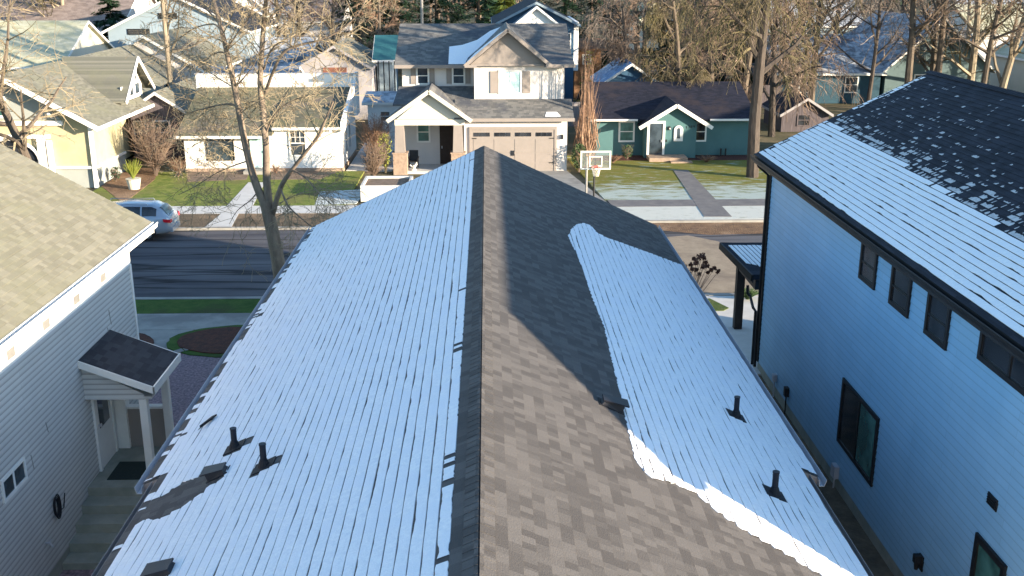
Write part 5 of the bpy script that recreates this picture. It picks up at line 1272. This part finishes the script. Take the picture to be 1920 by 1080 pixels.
shrub('green_shrub', 'yellow green shrub against the left stone pillar of the porch', -5.9, 60.6, 2.4, .5, 'twig_moss', 40, 420, 'leaf_yellow', sub=4)
shrub('evergreen_bush', 'dark green bush between the garage wall and the green house', 5.3, 60.6, 1.7, .55, 'twig_brown', 20, 700, 'leaf_green', size=.07)
shrub('foundation_shrub', 'small green shrub under the left window of the green house', 8.6, 64.6, .95, .4, 'twig_brown', 16, 260, 'leaf_green')
shrub('foundation_shrub', 'low reddish shrub below the sunlit left wall of the green house', 7.6, 63.4, .55, .6, 'twig_orange', 50, r0=.012)
shrub('foundation_shrub', 'rusty dead perennials right of the green house steps', 13.3, 63.6, .45, .8, 'twig_orange', 60, r0=.014)
shrub('dry_grass', 'dry reddish bush at the corner of the white house', -17.6, 59.8, 1.1, .7, 'twig_orange', 60, r0=.014)
shrub('dry_grass', 'small orange shrub beside the white house front door', -12.2, 60.5, .6, .35, 'twig_orange', 40, r0=.014)
shrub('dark_bush', 'small dark shrub at the foot of the yellow house wall', -20.6, 58.3, .9, .3, 'twig_brown', 30, 160, 'leaf_dark')
shrub('spiky_plant', 'frosted blue green rosette plant beside the black porch post', 9.35, 36.2, .4, .6, 'leaf_green', 60, r0=.03, base=.08, cat='plant')
# dried hydrangea in front of the near house
hb = (6.55, 33.0)
t = thing('dried_hydrangea', 'dried bush with dark brown flower heads rising beyond the right edge of the snowy roof', 'plant', (hb[0], hb[1], .07))
heads = [(1330, 483, .13), (1322, 492, .12), (1337, 479, .12), (1316, 485, .09), (1292, 500, .12), (1298, 508, .11), (1287, 495, .09), (1345, 493, .11), (1350, 499, .08), (1339, 500, .09), (1322, 506, .09), (1303, 514, .09), (1308, 496, .07), (1360, 506, .07), (1368, 503, .07), (1378, 509, .08), (1352, 511, .07), (1330, 514, .08), (1290, 514, .09), (1312, 504, .08), (1342, 484, .07)]
mb = MB(); hm = MB(); rn = random.Random(8)
for (px, py, r_) in heads:
    px = 1310 + (px - 1328) * .74 + 0; p = PY(px, py, 33.0 + rn.uniform(-.35, .35)); q = Vector((p[0] - hb[0], p[1] - hb[1], p[2] - .07))
    mid = Vector((q.x * .35, q.y * .3, q.z * .55)); mb.tube([(rn.uniform(-.05, .05), 0, 0), mid, q], [.016, .011, .006], 4, False)
    for _ in range(42):
        a = q + Vector((rn.uniform(-1, 1), rn.uniform(-1, 1), rn.uniform(-1, 1))) * r_ * .62; leafy(hm, a, .02, .02, .02, 2, .045, rn, 0)
mb.build('stems', 'twig_brown', t, local=True); hm.build('flower_heads', 'dead_flower', t, local=True)

# ---------------------------------------------------------------- trees
def grow(mbT, mbC, p, d, ln, r, lev, maxlev, rn, P):
    seg = 5 if lev < 2 else 4 if lev == 2 else 3; pts = [p.copy()]; rad = [r]; q = p.copy(); dd = d.copy()
    wob = P['wob'] * (1 if lev else .35)
    for j in range(seg):
        dd = (dd + Vector((rn.uniform(-1, 1), rn.uniform(-1, 1), rn.uniform(-1, 1))) * wob + Vector((0, 0, P['up'][min(lev, len(P['up']) - 1)]))).normalized()
        q = q + dd * (ln / seg); pts.append(q.copy()); rad.append(r * (1 - (.72 if lev else .55) * (j + 1) / seg))
    tgt = mbT if lev < P.get('tl', 2) else mbC
    tgt.tube(pts, [max(a, P['rmin']) for a in rad], 8 if lev == 0 else 5 if lev == 1 else 3, False)
    if lev >= maxlev: return
    n = P['n'][lev]; lo = P['lo'] if lev == 0 else .18
    for k in range(n):
        t = lo + (1 - lo) * (k + rn.random()) / n; i = min(int(t * seg), seg - 1); f = t * seg - i; b = pts[i].lerp(pts[i + 1], f); ax = (pts[i + 1] - pts[i]).normalized()
        s_ = ax.cross(Vector((rn.uniform(-1, 1), rn.uniform(-1, 1), rn.uniform(-1, 1)))).normalized(); ang = R(rn.uniform(*P['ang']))
        nd = ax * math.cos(ang) + s_ * math.sin(ang); rr = (rad[i] * (1 - f) + rad[i + 1] * f)
        l2 = ln * P['lr'][lev] * rn.uniform(.6, 1.15) * (1.15 - .55 * t if lev == 0 else 1)
        grow(mbT, mbC, b, nd, l2, min(rr * .62, r * P['rr']), lev + 1, maxlev, rn, P)
PD = dict(wob=.16, up=[.02, .05, .03, 0], n=[13, 7, 6, 3], lr=[.42, .5, .5, .55], rr=.5, rmin=.011, ang=(35, 70), lo=.22)
PW = dict(wob=.2, up=[.02, .05, -.22, -.5], n=[12, 8, 6, 4], lr=[.42, .55, .55, .8], rr=.5, rmin=.013, ang=(35, 80), lo=.2)
def bare_tree(label, x, y, h, r, seed, bark='bark', twig='twig_brown', P=PD, lev=4, name='bare_tree', lean=(0, 0), group=None, **kw):
    P = dict(P); P.update(kw); rn = random.Random(seed); t = thing(name, label, 'tree', (x, y, 0), group=group)
    T = MB(); Cc = MB(); grow(T, Cc, Vector((0, 0, -.1)), Vector((lean[0], lean[1], 1)).normalized(), h, r, 0, lev, rn, P)
    T.build('trunk', bark, t, local=True); Cc.build('crown', twig, t, local=True); return t
# the big tree in the near verge, limbs traced
bt = thing('street_tree', 'big bare tree with dark forked trunk and pale upper limbs rising beyond the snowy roof', 'tree', (-7.33, 36.0, 0))
BT = MB(); BU = MB(); BC = MB(); rn = random.Random(21); off = Vector((-7.33, 36, 0))
def bp(px, py, dy=0): return Vector(PY(px, py, 36 + dy)) - off
def limb(mb, pts, r0, r1, n=8):
    """smooth polyline with wobble"""
    P_ = [bp(*p) for p in pts]; o = []; 
    for i in range(len(P_) - 1):
        p0 = P_[max(i - 1, 0)]; p1 = P_[i]; p2 = P_[i + 1]; p3 = P_[min(i + 2, len(P_) - 1)]
        for k in range(4):
            t = k / 4; o.append(.5 * ((2 * p1) + (-p0 + p2) * t + (2 * p0 - 5 * p1 + 4 * p2 - p3) * t * t + (-p0 + 3 * p1 - 3 * p2 + p3) * t ** 3))
    o.append(P_[-1]); m_ = len(o)
    rad = [r0 + (r1 - r0) * (i / (m_ - 1)) ** .8 for i in range(m_)]
    mb.tube(o, rad, n, False); return o, rad
T0, _ = limb(BT, [(532, 582), (526, 520), (514, 450), (504, 405), (497, 375)], .27, .21, 12)
LA = limb(BU, [(500, 392), (478, 340), (462, 280), (452, 230), (440, 165), (428, 110), (414, 50), (398, -10, .5), (392, -80, .8), (380, -170, 1)], .155, .05)
LB_ = limb(BU, [(506, 395), (500, 340), (499, 280), (494, 220), (488, 160), (490, 110), (494, 50), (500, -10, -.5), (506, -90, -.6), (520, -180, -.8)], .15, .05)
LC = limb(BU, [(510, 405), (527, 350, -.5), (548, 318, -.9), (575, 283, -1.3), (597, 255, -1.6), (610, 225, -1.8), (625, 190, -2)], .10, .03)
subs = [([(497, 175), (510, 140, -.5), (530, 100, -1), (560, 85, -1.2), (600, 75, -1.4), (640, 55, -1.6), (672, 25, -1.8), (690, -10, -2)], .085, .025),
        ([(495, 130), (508, 95, -.6), (530, 78, -1), (556, 92, -1.4), (600, 110, -1.8)], .05, .015),
        ([(430, 112), (418, 98, .4), (400, 102, .8), (380, 116, 1), (366, 124, 1.2)], .045, .012),
        ([(447, 200), (425, 195, .5), (385, 203, 1), (345, 215, 1.6), (300, 232, 2)], .06, .015),
        ([(424, 95), (440, 70, -.4), (465, 35, -.8), (480, 0, -1), (495, -50, -1.2)], .05, .02),
        ([(412, 45), (395, 25, .5), (375, 5, 1), (350, -25, 1.5)], .055, .02),
        ([(416, 60), (400, 45, .5), (360, 55, 1), (320, 85, 1.6), (290, 100, 2)], .045, .012),
        ([(490, 110), (470, 80, .5), (455, 95, .9), (430, 120, 1.3)], .03, .01),
        ([(495, 45), (520, 20, -.5), (555, 0, -1), (590, -30, -1.5)], .06, .02),
        ([(440, 165), (470, 130, -.5), (490, 90, -1), (500, 75, -1.2)], .04, .012),
        ([(498, 250), (515, 215, -.5), (545, 190, -1), (600, 175, -1.6), (650, 178, -2)], .045, .012),
        ([(499, 270), (480, 235, .5), (450, 205, 1), (400, 170, 1.6)], .035, .012),
        ([(548, 318, -.9), (575, 335, -1.5), (600, 365, -2), (625, 385, -2.4)], .05, .015),
        ([(525, 352, -.5), (540, 385, -1.2), (560, 405, -1.6), (590, 430, -2)], .055, .018),
        ([(486, 355), (470, 375, .6), (445, 395, 1.2), (430, 420, 1.6)], .035, .01),
        ([(470, 300), (440, 310, .8), (405, 325, 1.5), (365, 350, 2.2), (335, 365, 2.6)], .045, .012),
        ([(462, 285), (430, 270, .8), (390, 262, 1.5), (350, 280, 2)], .035, .01),
        ([(510, 392), (535, 375, .7), (570, 360, 1.3), (610, 355, 1.8)], .035, .01),
        ([(493, 200), (475, 190, 1), (455, 205, 2), (430, 245, 2.6)], .03, .01)]
allb = [LA, LB_, LC]
for pts, a, b in subs: allb.append(limb(BU, pts, a * .75, b * .8, 6))
PT = dict(wob=.24, up=[0, .02, -.06, -.12], n=[5, 5, 4], lr=[.6, .6, .6], rr=.6, rmin=.0065, ang=(28, 65), lo=.15, tl=0)
for bi, (o, rad) in enumerate(allb):
    m_ = len(o); cnt = int((o[-1] - o[0]).length * (2.8 if bi > 2 else 1.3)) + 2
    for k in range(cnt):
        i = rn.randint(int(m_ * .3), m_ - 2); ax = (o[i + 1] - o[i]).normalized()
        s_ = ax.cross(Vector((rn.uniform(-1, 1), rn.uniform(-1, 1), rn.uniform(-1, 1)))).normalized()
        if o[i].z < 5.0 and bi < 3 and rn.random() < .5: continue
        nd = (ax * .6 + s_).normalized(); grow(BC, BC, o[i], nd, rn.uniform(.7, 1.9), min(.022, rad[i] * .5), 0, 2, rn, PT)
BT.build('trunk', 'street_bark', bt, local=True, smooth=True); BU.build('limbs', 'street_bark', bt, local=True, smooth=True); BC.build('crown', 'twig_gold', bt, local=True)

bare_tree('leaning bare tree with dark limbs in front of the yellow house', -19.2, 46.6, 11.5, .24, 31, 'bark', 'twig_gold', lean=(-.22, .0), n=[14, 7, 5, 3], lo=.3, rmin=.009)
bare_tree('golden twigged tree at the far left edge of the photo', -25.5, 51.0, 11, .2, 32, 'pale_bark', 'twig_gold', lean=(.1, .1), n=[12, 6, 5, 3], rmin=.009)
bare_tree('slender pale trunked tree behind the yellow house dormer', -22.3, 76, 13, .22, 33, 'pale_bark', 'twig_brown', n=[8, 5, 4, 3], lo=.35)
# upright columnar shrub tree beside the green house
rn = random.Random(5); t = thing('columnar_tree', 'narrow upright tree of orange brown stems between the cream and green houses', 'tree', (5.75, 61.6, 0))
mb = MB(); fine = MB()
for k in range(40):
    a = rn.uniform(0, 6.28); s_ = rn.uniform(.1, 1); hh = rn.uniform(3.6, 7.8); top = Vector((math.cos(a) * .5 * s_, math.sin(a) * .5 * s_, hh)); bulge = Vector((math.cos(a) * .95 * s_, math.sin(a) * .95 * s_, hh * .33))
    pts = [Vector((math.cos(a) * .08, math.sin(a) * .08, 0)), bulge * .6 + Vector((0, 0, .1)), bulge + Vector((rn.uniform(-.06, .06), 0, 0)), Vector((math.cos(a) * .5 * s_, math.sin(a) * .5 * s_, hh * .66)), top]
    mb.tube(pts, [.045, .035, .028, .02, .008], 4, False)
    for _ in range(4):
        i = rn.randint(1, 3); q = pts[i].lerp(pts[i + 1], rn.random()); d = Vector((rn.uniform(-.3, .3), rn.uniform(-.3, .3), 1)).normalized() * rn.uniform(.6, 1.6); fine.tube([q, q + d], [.012, .005], 3, False)
mb.build('trunk', 'twig_orange', t, local=True); fine.build('crown', 'twig_orange', t, local=True)
# mossy trees by the green house
bare_tree('tall mossy tree standing in the lawn right of the green house door', 15.0, 58.9, 17, .36, 41, 'dark_bark', 'twig_moss', PW, lo=.34, n=[15, 8, 6, 4], lean=(-.02, 0))
bare_tree('drooping mossy tree directly behind the entry gable of the green house', 13.6, 73.5, 9.5, .26, 42, 'bark', 'twig_moss', PW, lean=(-.12, .0), n=[13, 7, 6, 4])
bare_tree('weeping brown twigged tree behind the middle of the green house roof', 16.8, 79, 11, .3, 43, 'bark', 'twig_brown', PW)
bare_tree('grey twigged tree left of the weeping trees', 12.8, 91, 14, .32, 44, 'bark', 'twig_grey', PW)
bare_tree('weeping tree behind the right end of the green house', 20.0, 74, 11, .26, 45, 'dark_bark', 'twig_brown', PW)
bare_tree('multi branched brown tree left of the small gabled shed', 20.2, 84, 13, .3, 46, 'bark', 'twig_brown')
bare_tree('low spreading yellow lichened tree over the small gabled shed', 24.6, 84.5, 6.5, .16, 47, 'pale_bark', 'twig_moss', PW, lo=.3)
bare_tree('thin pale stemmed tree in front of the snow dusted roof', 26.2, 88, 12, .2, 48, 'pale_bark', 'twig_brown', n=[9, 5, 4, 3], lo=.35)
bare_tree('dark mossy trunk at the peak of the tall right roof', 33.4, 84, 16, .34, 49, 'bark', 'twig_brown', lo=.35, n=[9, 6, 5, 3])
bare_tree('twin stemmed mossy tree just right of the roof peak', 36.2, 85.5, 16, .32, 50, 'bark', 'twig_grey', lo=.3, n=[9, 6, 5, 3])
bare_tree('forked pale barked tree above the dark right roof', 41.6, 86, 13, .34, 51, 'pale_bark', 'twig_moss', lo=.12, n=[8, 5, 4, 3], lean=(.15, 0))
bare_tree('small golden tree over the sunlit roof at the right edge', 47.5, 88, 7.5, .2, 52, 'pale_bark', 'twig_gold', n=[12, 7, 5, 3])
bare_tree('brown twiggy tree between the weeping trees and the blue roof shed', 11.0, 83.5, 8.5, .2, 91, 'dark_bark', 'twig_brown', n=[14, 8, 6, 4], lo=.12)
bare_tree('dark purplish brown tree behind the mossy street side trunk', 18.4, 88, 10, .24, 92, 'dark_bark', 'twig_brown', n=[14, 8, 6, 4], lo=.12)
bare_tree('thin brown tree in front of the snowy gable left part', 30.2, 84, 12, .2, 93, 'dark_bark', 'twig_grey', n=[12, 7, 5, 3], lo=.25)
bare_tree('gnarled tree between the roof peak and the forked pale tree', 38.8, 83, 14, .26, 94, 'bark', 'twig_brown', n=[12, 7, 5, 3], lo=.3)
bare_tree('mossy leaning tree right of the forked pale tree', 44.2, 82, 12, .22, 95, 'pale_bark', 'twig_moss', n=[11, 6, 5, 3], lo=.25, lean=(.2, 0))
bare_tree('brown bush like tree behind the grey barn', -9.8, 97, 9.5, .22, 53, 'bark', 'twig_orange', lo=.15, n=[14, 8, 5, 3])
bare_tree('brown tree above the frosted shed', -15.2, 106, 10.5, .24, 54, 'bark', 'twig_brown', lo=.15, n=[14, 8, 5, 3])
bare_tree('rust brown tree on the pale blue grey house corner', -20.5, 108, 10.5, .24, 55, 'bark', 'twig_orange', lo=.15, n=[14, 8, 5, 3])
src = [bare_tree('tall brown tree in the far row behind the white gable house', -24, 140, 15, .32, 61, 'bark', 'twig_brown', lo=.15, n=[15, 8, 5, 3], group='far row of bare trees'),
       bare_tree('tall grey brown tree in the far row above the cross street', 27, 118, 14, .3, 62, 'bark', 'twig_grey', lo=.15, n=[15, 8, 5, 3], group='far row of bare trees'),
       bare_tree('tall mossy tree in the far row above the snow dusted roof', 33.5, 116, 14, .3, 63, 'pale_bark', 'twig_moss', lo=.15, n=[15, 8, 5, 3], group='far row of bare trees')]
spots = [(-13, 132, 0, 'wide brown treetop of the far row left of the evergreens'), (-34, 132, 1, 'grey treetop of the far row above the blue grey gable'), (-45, 128, 0, 'brown treetop of the far row near the left corner'), (-52, 96, 1, 'grey tree at the left edge behind the pale house'),
         (23, 104, 2, 'mossy tree of the far row beside the grey twigged one'), (30, 128, 0, 'brown tree of the far row over the cross street'), (40, 124, 1, 'grey tree of the far row behind the snowy roofs'), (46, 120, 0, 'brown tree of the far row right of the snowy gable'), (53, 118, 2, 'mossy tree of the far row over the sunlit roof'), (60, 112, 1, 'grey tree of the far row at the right edge'),
         (19, 130, 0, 'brown tree of the far row right of the white mailbox'), (-30, 168, 1, 'distant grey tree left of the white gable house'), (-18, 172, 0, 'distant brown tree right of the white gable house'), (35, 165, 2, 'distant mossy tree in the middle of the right woods'), (50, 158, 0, 'distant brown tree toward the top right'), (64, 150, 1, 'distant grey tree near the top right corner'), (-42, 108, 2, 'mossy tree in front of the pinkish brown roof'),
         (27.5, 90, 0, 'brown tree of the far row at the left end of the snow dusted roof'), (37.5, 89.5, 1, 'grey tree right in front of the snowy gable'), (41.0, 90, 2, 'mossy tree right of the snowy gable peak'), (47.0, 90, 0, 'brown tree between the snowy gable and the sunlit roof'), (31.5, 108, 1, 'grey tree directly above the snow dusted roof ridge')]
for k, (x, y, s_, lb) in enumerate(spots): dup(src[s_], (x, y, 0), rz=1.3 * k, sc=.85 + .3 * hsh(k, 4), label=lb)
# conifers
def conifer(label, x, y, h, w_, seed, mat_='leaf_dark', n=12000, base=1.5, name='pine_tree', group=None, size=.42):
    rn = random.Random(seed); t = thing(name, label, 'tree', (x, y, 0), group=group)
    MB().tube([(0, 0, -.1), (0, 0, h * .5), (0, 0, h)], [w_ * .06, w_ * .03, .02], 8).build('trunk', 'bark', t, local=True)
    mb = MB(); nb = int(h * 9)
    for k in range(nb):
        z = base + (h - base) * (k / nb) ** 1.05; f = (z - base) / (h - base); L_ = w_ * (1 - f) ** .75 * rn.uniform(.55, 1.1); a = rn.uniform(0, 6.28); m_ = max(4, int(n / nb * (.5 + 1.2 * (1 - f))))
        for j in range(m_):
            t_ = rn.random() ** .6; r_ = L_ * t_; q = Vector((math.cos(a) * r_ + rn.uniform(-.25, .25) * (1 + r_ * .2), math.sin(a) * r_ + rn.uniform(-.25, .25) * (1 + r_ * .2), z - r_ * .28 * rn.uniform(.6, 1.3) + .12 * r_))
            d = Vector((math.cos(a + rn.uniform(-.8, .8)), math.sin(a + rn.uniform(-.8, .8)), rn.uniform(-.6, .1))).normalized(); s2 = d.cross(Vector((rn.uniform(-.3, .3), rn.uniform(-.3, .3), 1))).normalized(); sz = size * rn.uniform(.5, 1.2)
            mb.quad(q - d * sz * .4, q + s2 * sz * .22, q + d * sz, q - s2 * sz * .22)
    mb.build('crown', mat_, t, local=True); return t
GC = 'dark evergreens behind the cream house'
conifer('dark evergreen at the left end of the row behind the cream house', -10.2, 118, 17, 5.0, 71, group=GC)
conifer('dark evergreen beside the utility pole', -5.6, 122, 18, 5.2, 72, group=GC)
conifer('dark evergreen left of the sunlit yellow green one', -1.0, 128, 18, 5.4, 73, group=GC)
conifer('sunlit yellow green conifer above the cream house ridge', 1.9, 116, 13, 2.6, 74, 'leaf_yellow', base=.6)
conifer('small green conifer right of the yellow green one', 5.0, 121, 12, 2.6, 75, 'leaf_green', base=1)
conifer('broad dark evergreen left of the utility pole', -14.6, 124, 18, 5.0, 83, group=GC)
conifer('dark spruce behind the grey twigged tree', 12.0, 101, 8.2, 3.0, 84, base=.5)
conifer('dark spruce behind the weeping brown tree', 16.0, 99, 9, 3.2, 85, base=.5)
conifer('dark spruce left of the snow dusted roof', 22.6, 97, 8, 3.0, 86, base=.5)
conifer('big dark pine with a bare lower trunk above the cedar shed', 13.7, 118, 20, 5.2, 76, base=5.6, n=8000)
conifer('dark pine behind the navy gables', 9.2, 128, 18, 5.2, 77, base=2)
conifer('deep green conifer behind the weeping trees', 19.0, 96, 8.5, 2.8, 78, 'leaf_dark', base=.6)
conifer('dark conifer at the top edge above the mossy trees', 24.8, 124, 16, 4.2, 79, 'leaf_dark', base=1)
conifer('yellow green bush tree under the white gable house', -21.6, 108, 6.2, 1.8, 80, 'leaf_yellow', base=.3, name='green_tree', n=3000)
conifer('dark fir beside the pale blue grey house', -33.5, 98, 11, 2.6, 81, 'leaf_dark', base=1)
conifer('yellow green shrubby conifer behind the navy house corner', 8.8, 92, 4.6, 1.0, 82, 'leaf_yellow', base=.3, n=900, name='green_tree', size=.25)
# far-off wood
rn = random.Random(90); wd = MB()
def farm(mb, x, y, h, w_, rn):
    for k in range(70):
        a = rn.uniform(0, 6.28); r_ = w_ * math.sqrt(rn.random()); z = rn.uniform(.12, 1) * h; q = Vector((x + math.cos(a) * r_ * (1.1 - z / h * .6), y + math.sin(a) * r_, z)); d = Vector((rn.uniform(-1, 1), rn.uniform(-1, 1), rn.uniform(-.2, 1.2))).normalized() * rn.uniform(.8, 2.2)
        mb.tube([q, q + d * .5 + Vector((0, 0, .1)), q + d], [.09, .06, .03], 3, False)
    mb.tube([(x, y, 0), (x + rn.uniform(-.5, .5), y, h * .8)], [.3, .08], 5, False)
for k in range(230):
    y = rn.uniform(185, 380); x = rn.uniform(-.62 * y, .62 * y); farm(wd, x, y, rn.uniform(9, 16), rn.uniform(3, 5.5), rn)
o = struct('distant_woods', wd, 'twig_brown', kind='stuff', label='distant brown winter woods along the top of the photo')
wd = MB()
for k in range(120):
    y = rn.uniform(190, 400); x = rn.uniform(-.6 * y, .6 * y); h = rn.uniform(9, 18)
    for j in range(90):
        z = rn.uniform(.1, 1) * h; a = rn.uniform(0, 6.28); r_ = (1 - z / h) * 3.4 * rn.random() ** .5; q = Vector((x + math.cos(a) * r_, y + math.sin(a) * r_, z)); d = Vector((math.cos(a), math.sin(a), -.5)); s2 = Vector((-math.sin(a), math.cos(a), 0)); wd.quad(q - s2 * .7, q + d * 1.3, q + s2 * .7, q + Vector((0, 0, .7)))
struct('distant_evergreens', wd, 'leaf_dark', kind='stuff', label='distant dark evergreens along the top of the photo')
# utility poles, mailbox
t = thing('utility_pole', 'grey utility pole rising among the dark evergreens above the cream house', 'pole', (-6.4, 108, 0))
MB().tube([(0, 0, 0), (0, 0, 13)], [.17, .12], 8).build('pole', 'pole_grey', t, local=True); MB().box(-1.1, 1.1, -.06, .06, 11.6, 11.75).build('crossarm', 'pole_grey', t, local=True)
t = thing('utility_pole', 'weathered pole among the brown trees at the left behind the dormer', 'pole', (-21.6, 73.5, 0))
MB().tube([(0, 0, 0), (0, 0, 12)], [.17, .12], 8).build('pole', 'pale_bark', t, local=True); MB().box(-1.1, 1.1, -.06, .06, 11, 11.15).build('crossarm', 'pole_grey', t, local=True)
mbp = PZ(1148, 118)
t = thing('mailbox', 'small white mailbox on a post beside the distant cross street', 'mailbox', (mbp[0], mbp[1], 0))
MB().box(-.12, .12, -.1, .1, 0, 1.2).build('post', 'white', t, local=True)
mb = MB(); mb.box(-.45, .45, -.2, .2, 1.2, 1.5); mb.tube([(-.45, 0, 1.5), (.45, 0, 1.5)], .2, 10); mb.build('box', 'white', t, local=True)
# back fences
def fence(label, x0, x1, y, h, mat_):
    t = thing('board_fence', label, 'fence', ((x0 + x1) / 2, y, 0)); mb = MB(); n = int((x1 - x0) / .2)
    for k in range(n): xx = x0 + k * .2; mb.box(xx, xx + .185, y - .012, y + .012, 0, h + .03 * hsh(k, 1))
    mb.build('boards', mat_, t); r = MB().box(x0, x1, y + .013, y + .06, h * .25, h * .25 + .09); r.box(x0, x1, y + .013, y + .06, h * .8, h * .8 + .09); r.build('rail', mat_, t)
fence('dark weathered board fence behind the green house yard', 12.5, 25, 90, 1.8, 'wood_grey')
fence('brown board fence left of the grey barn', -22, -14.8, 82.2, 1.7, 'wood_grey')
fence('pale fence between the cream house and the blue roof shed', 5.0, 8.4, 79, 1.8, 'shed_grey')
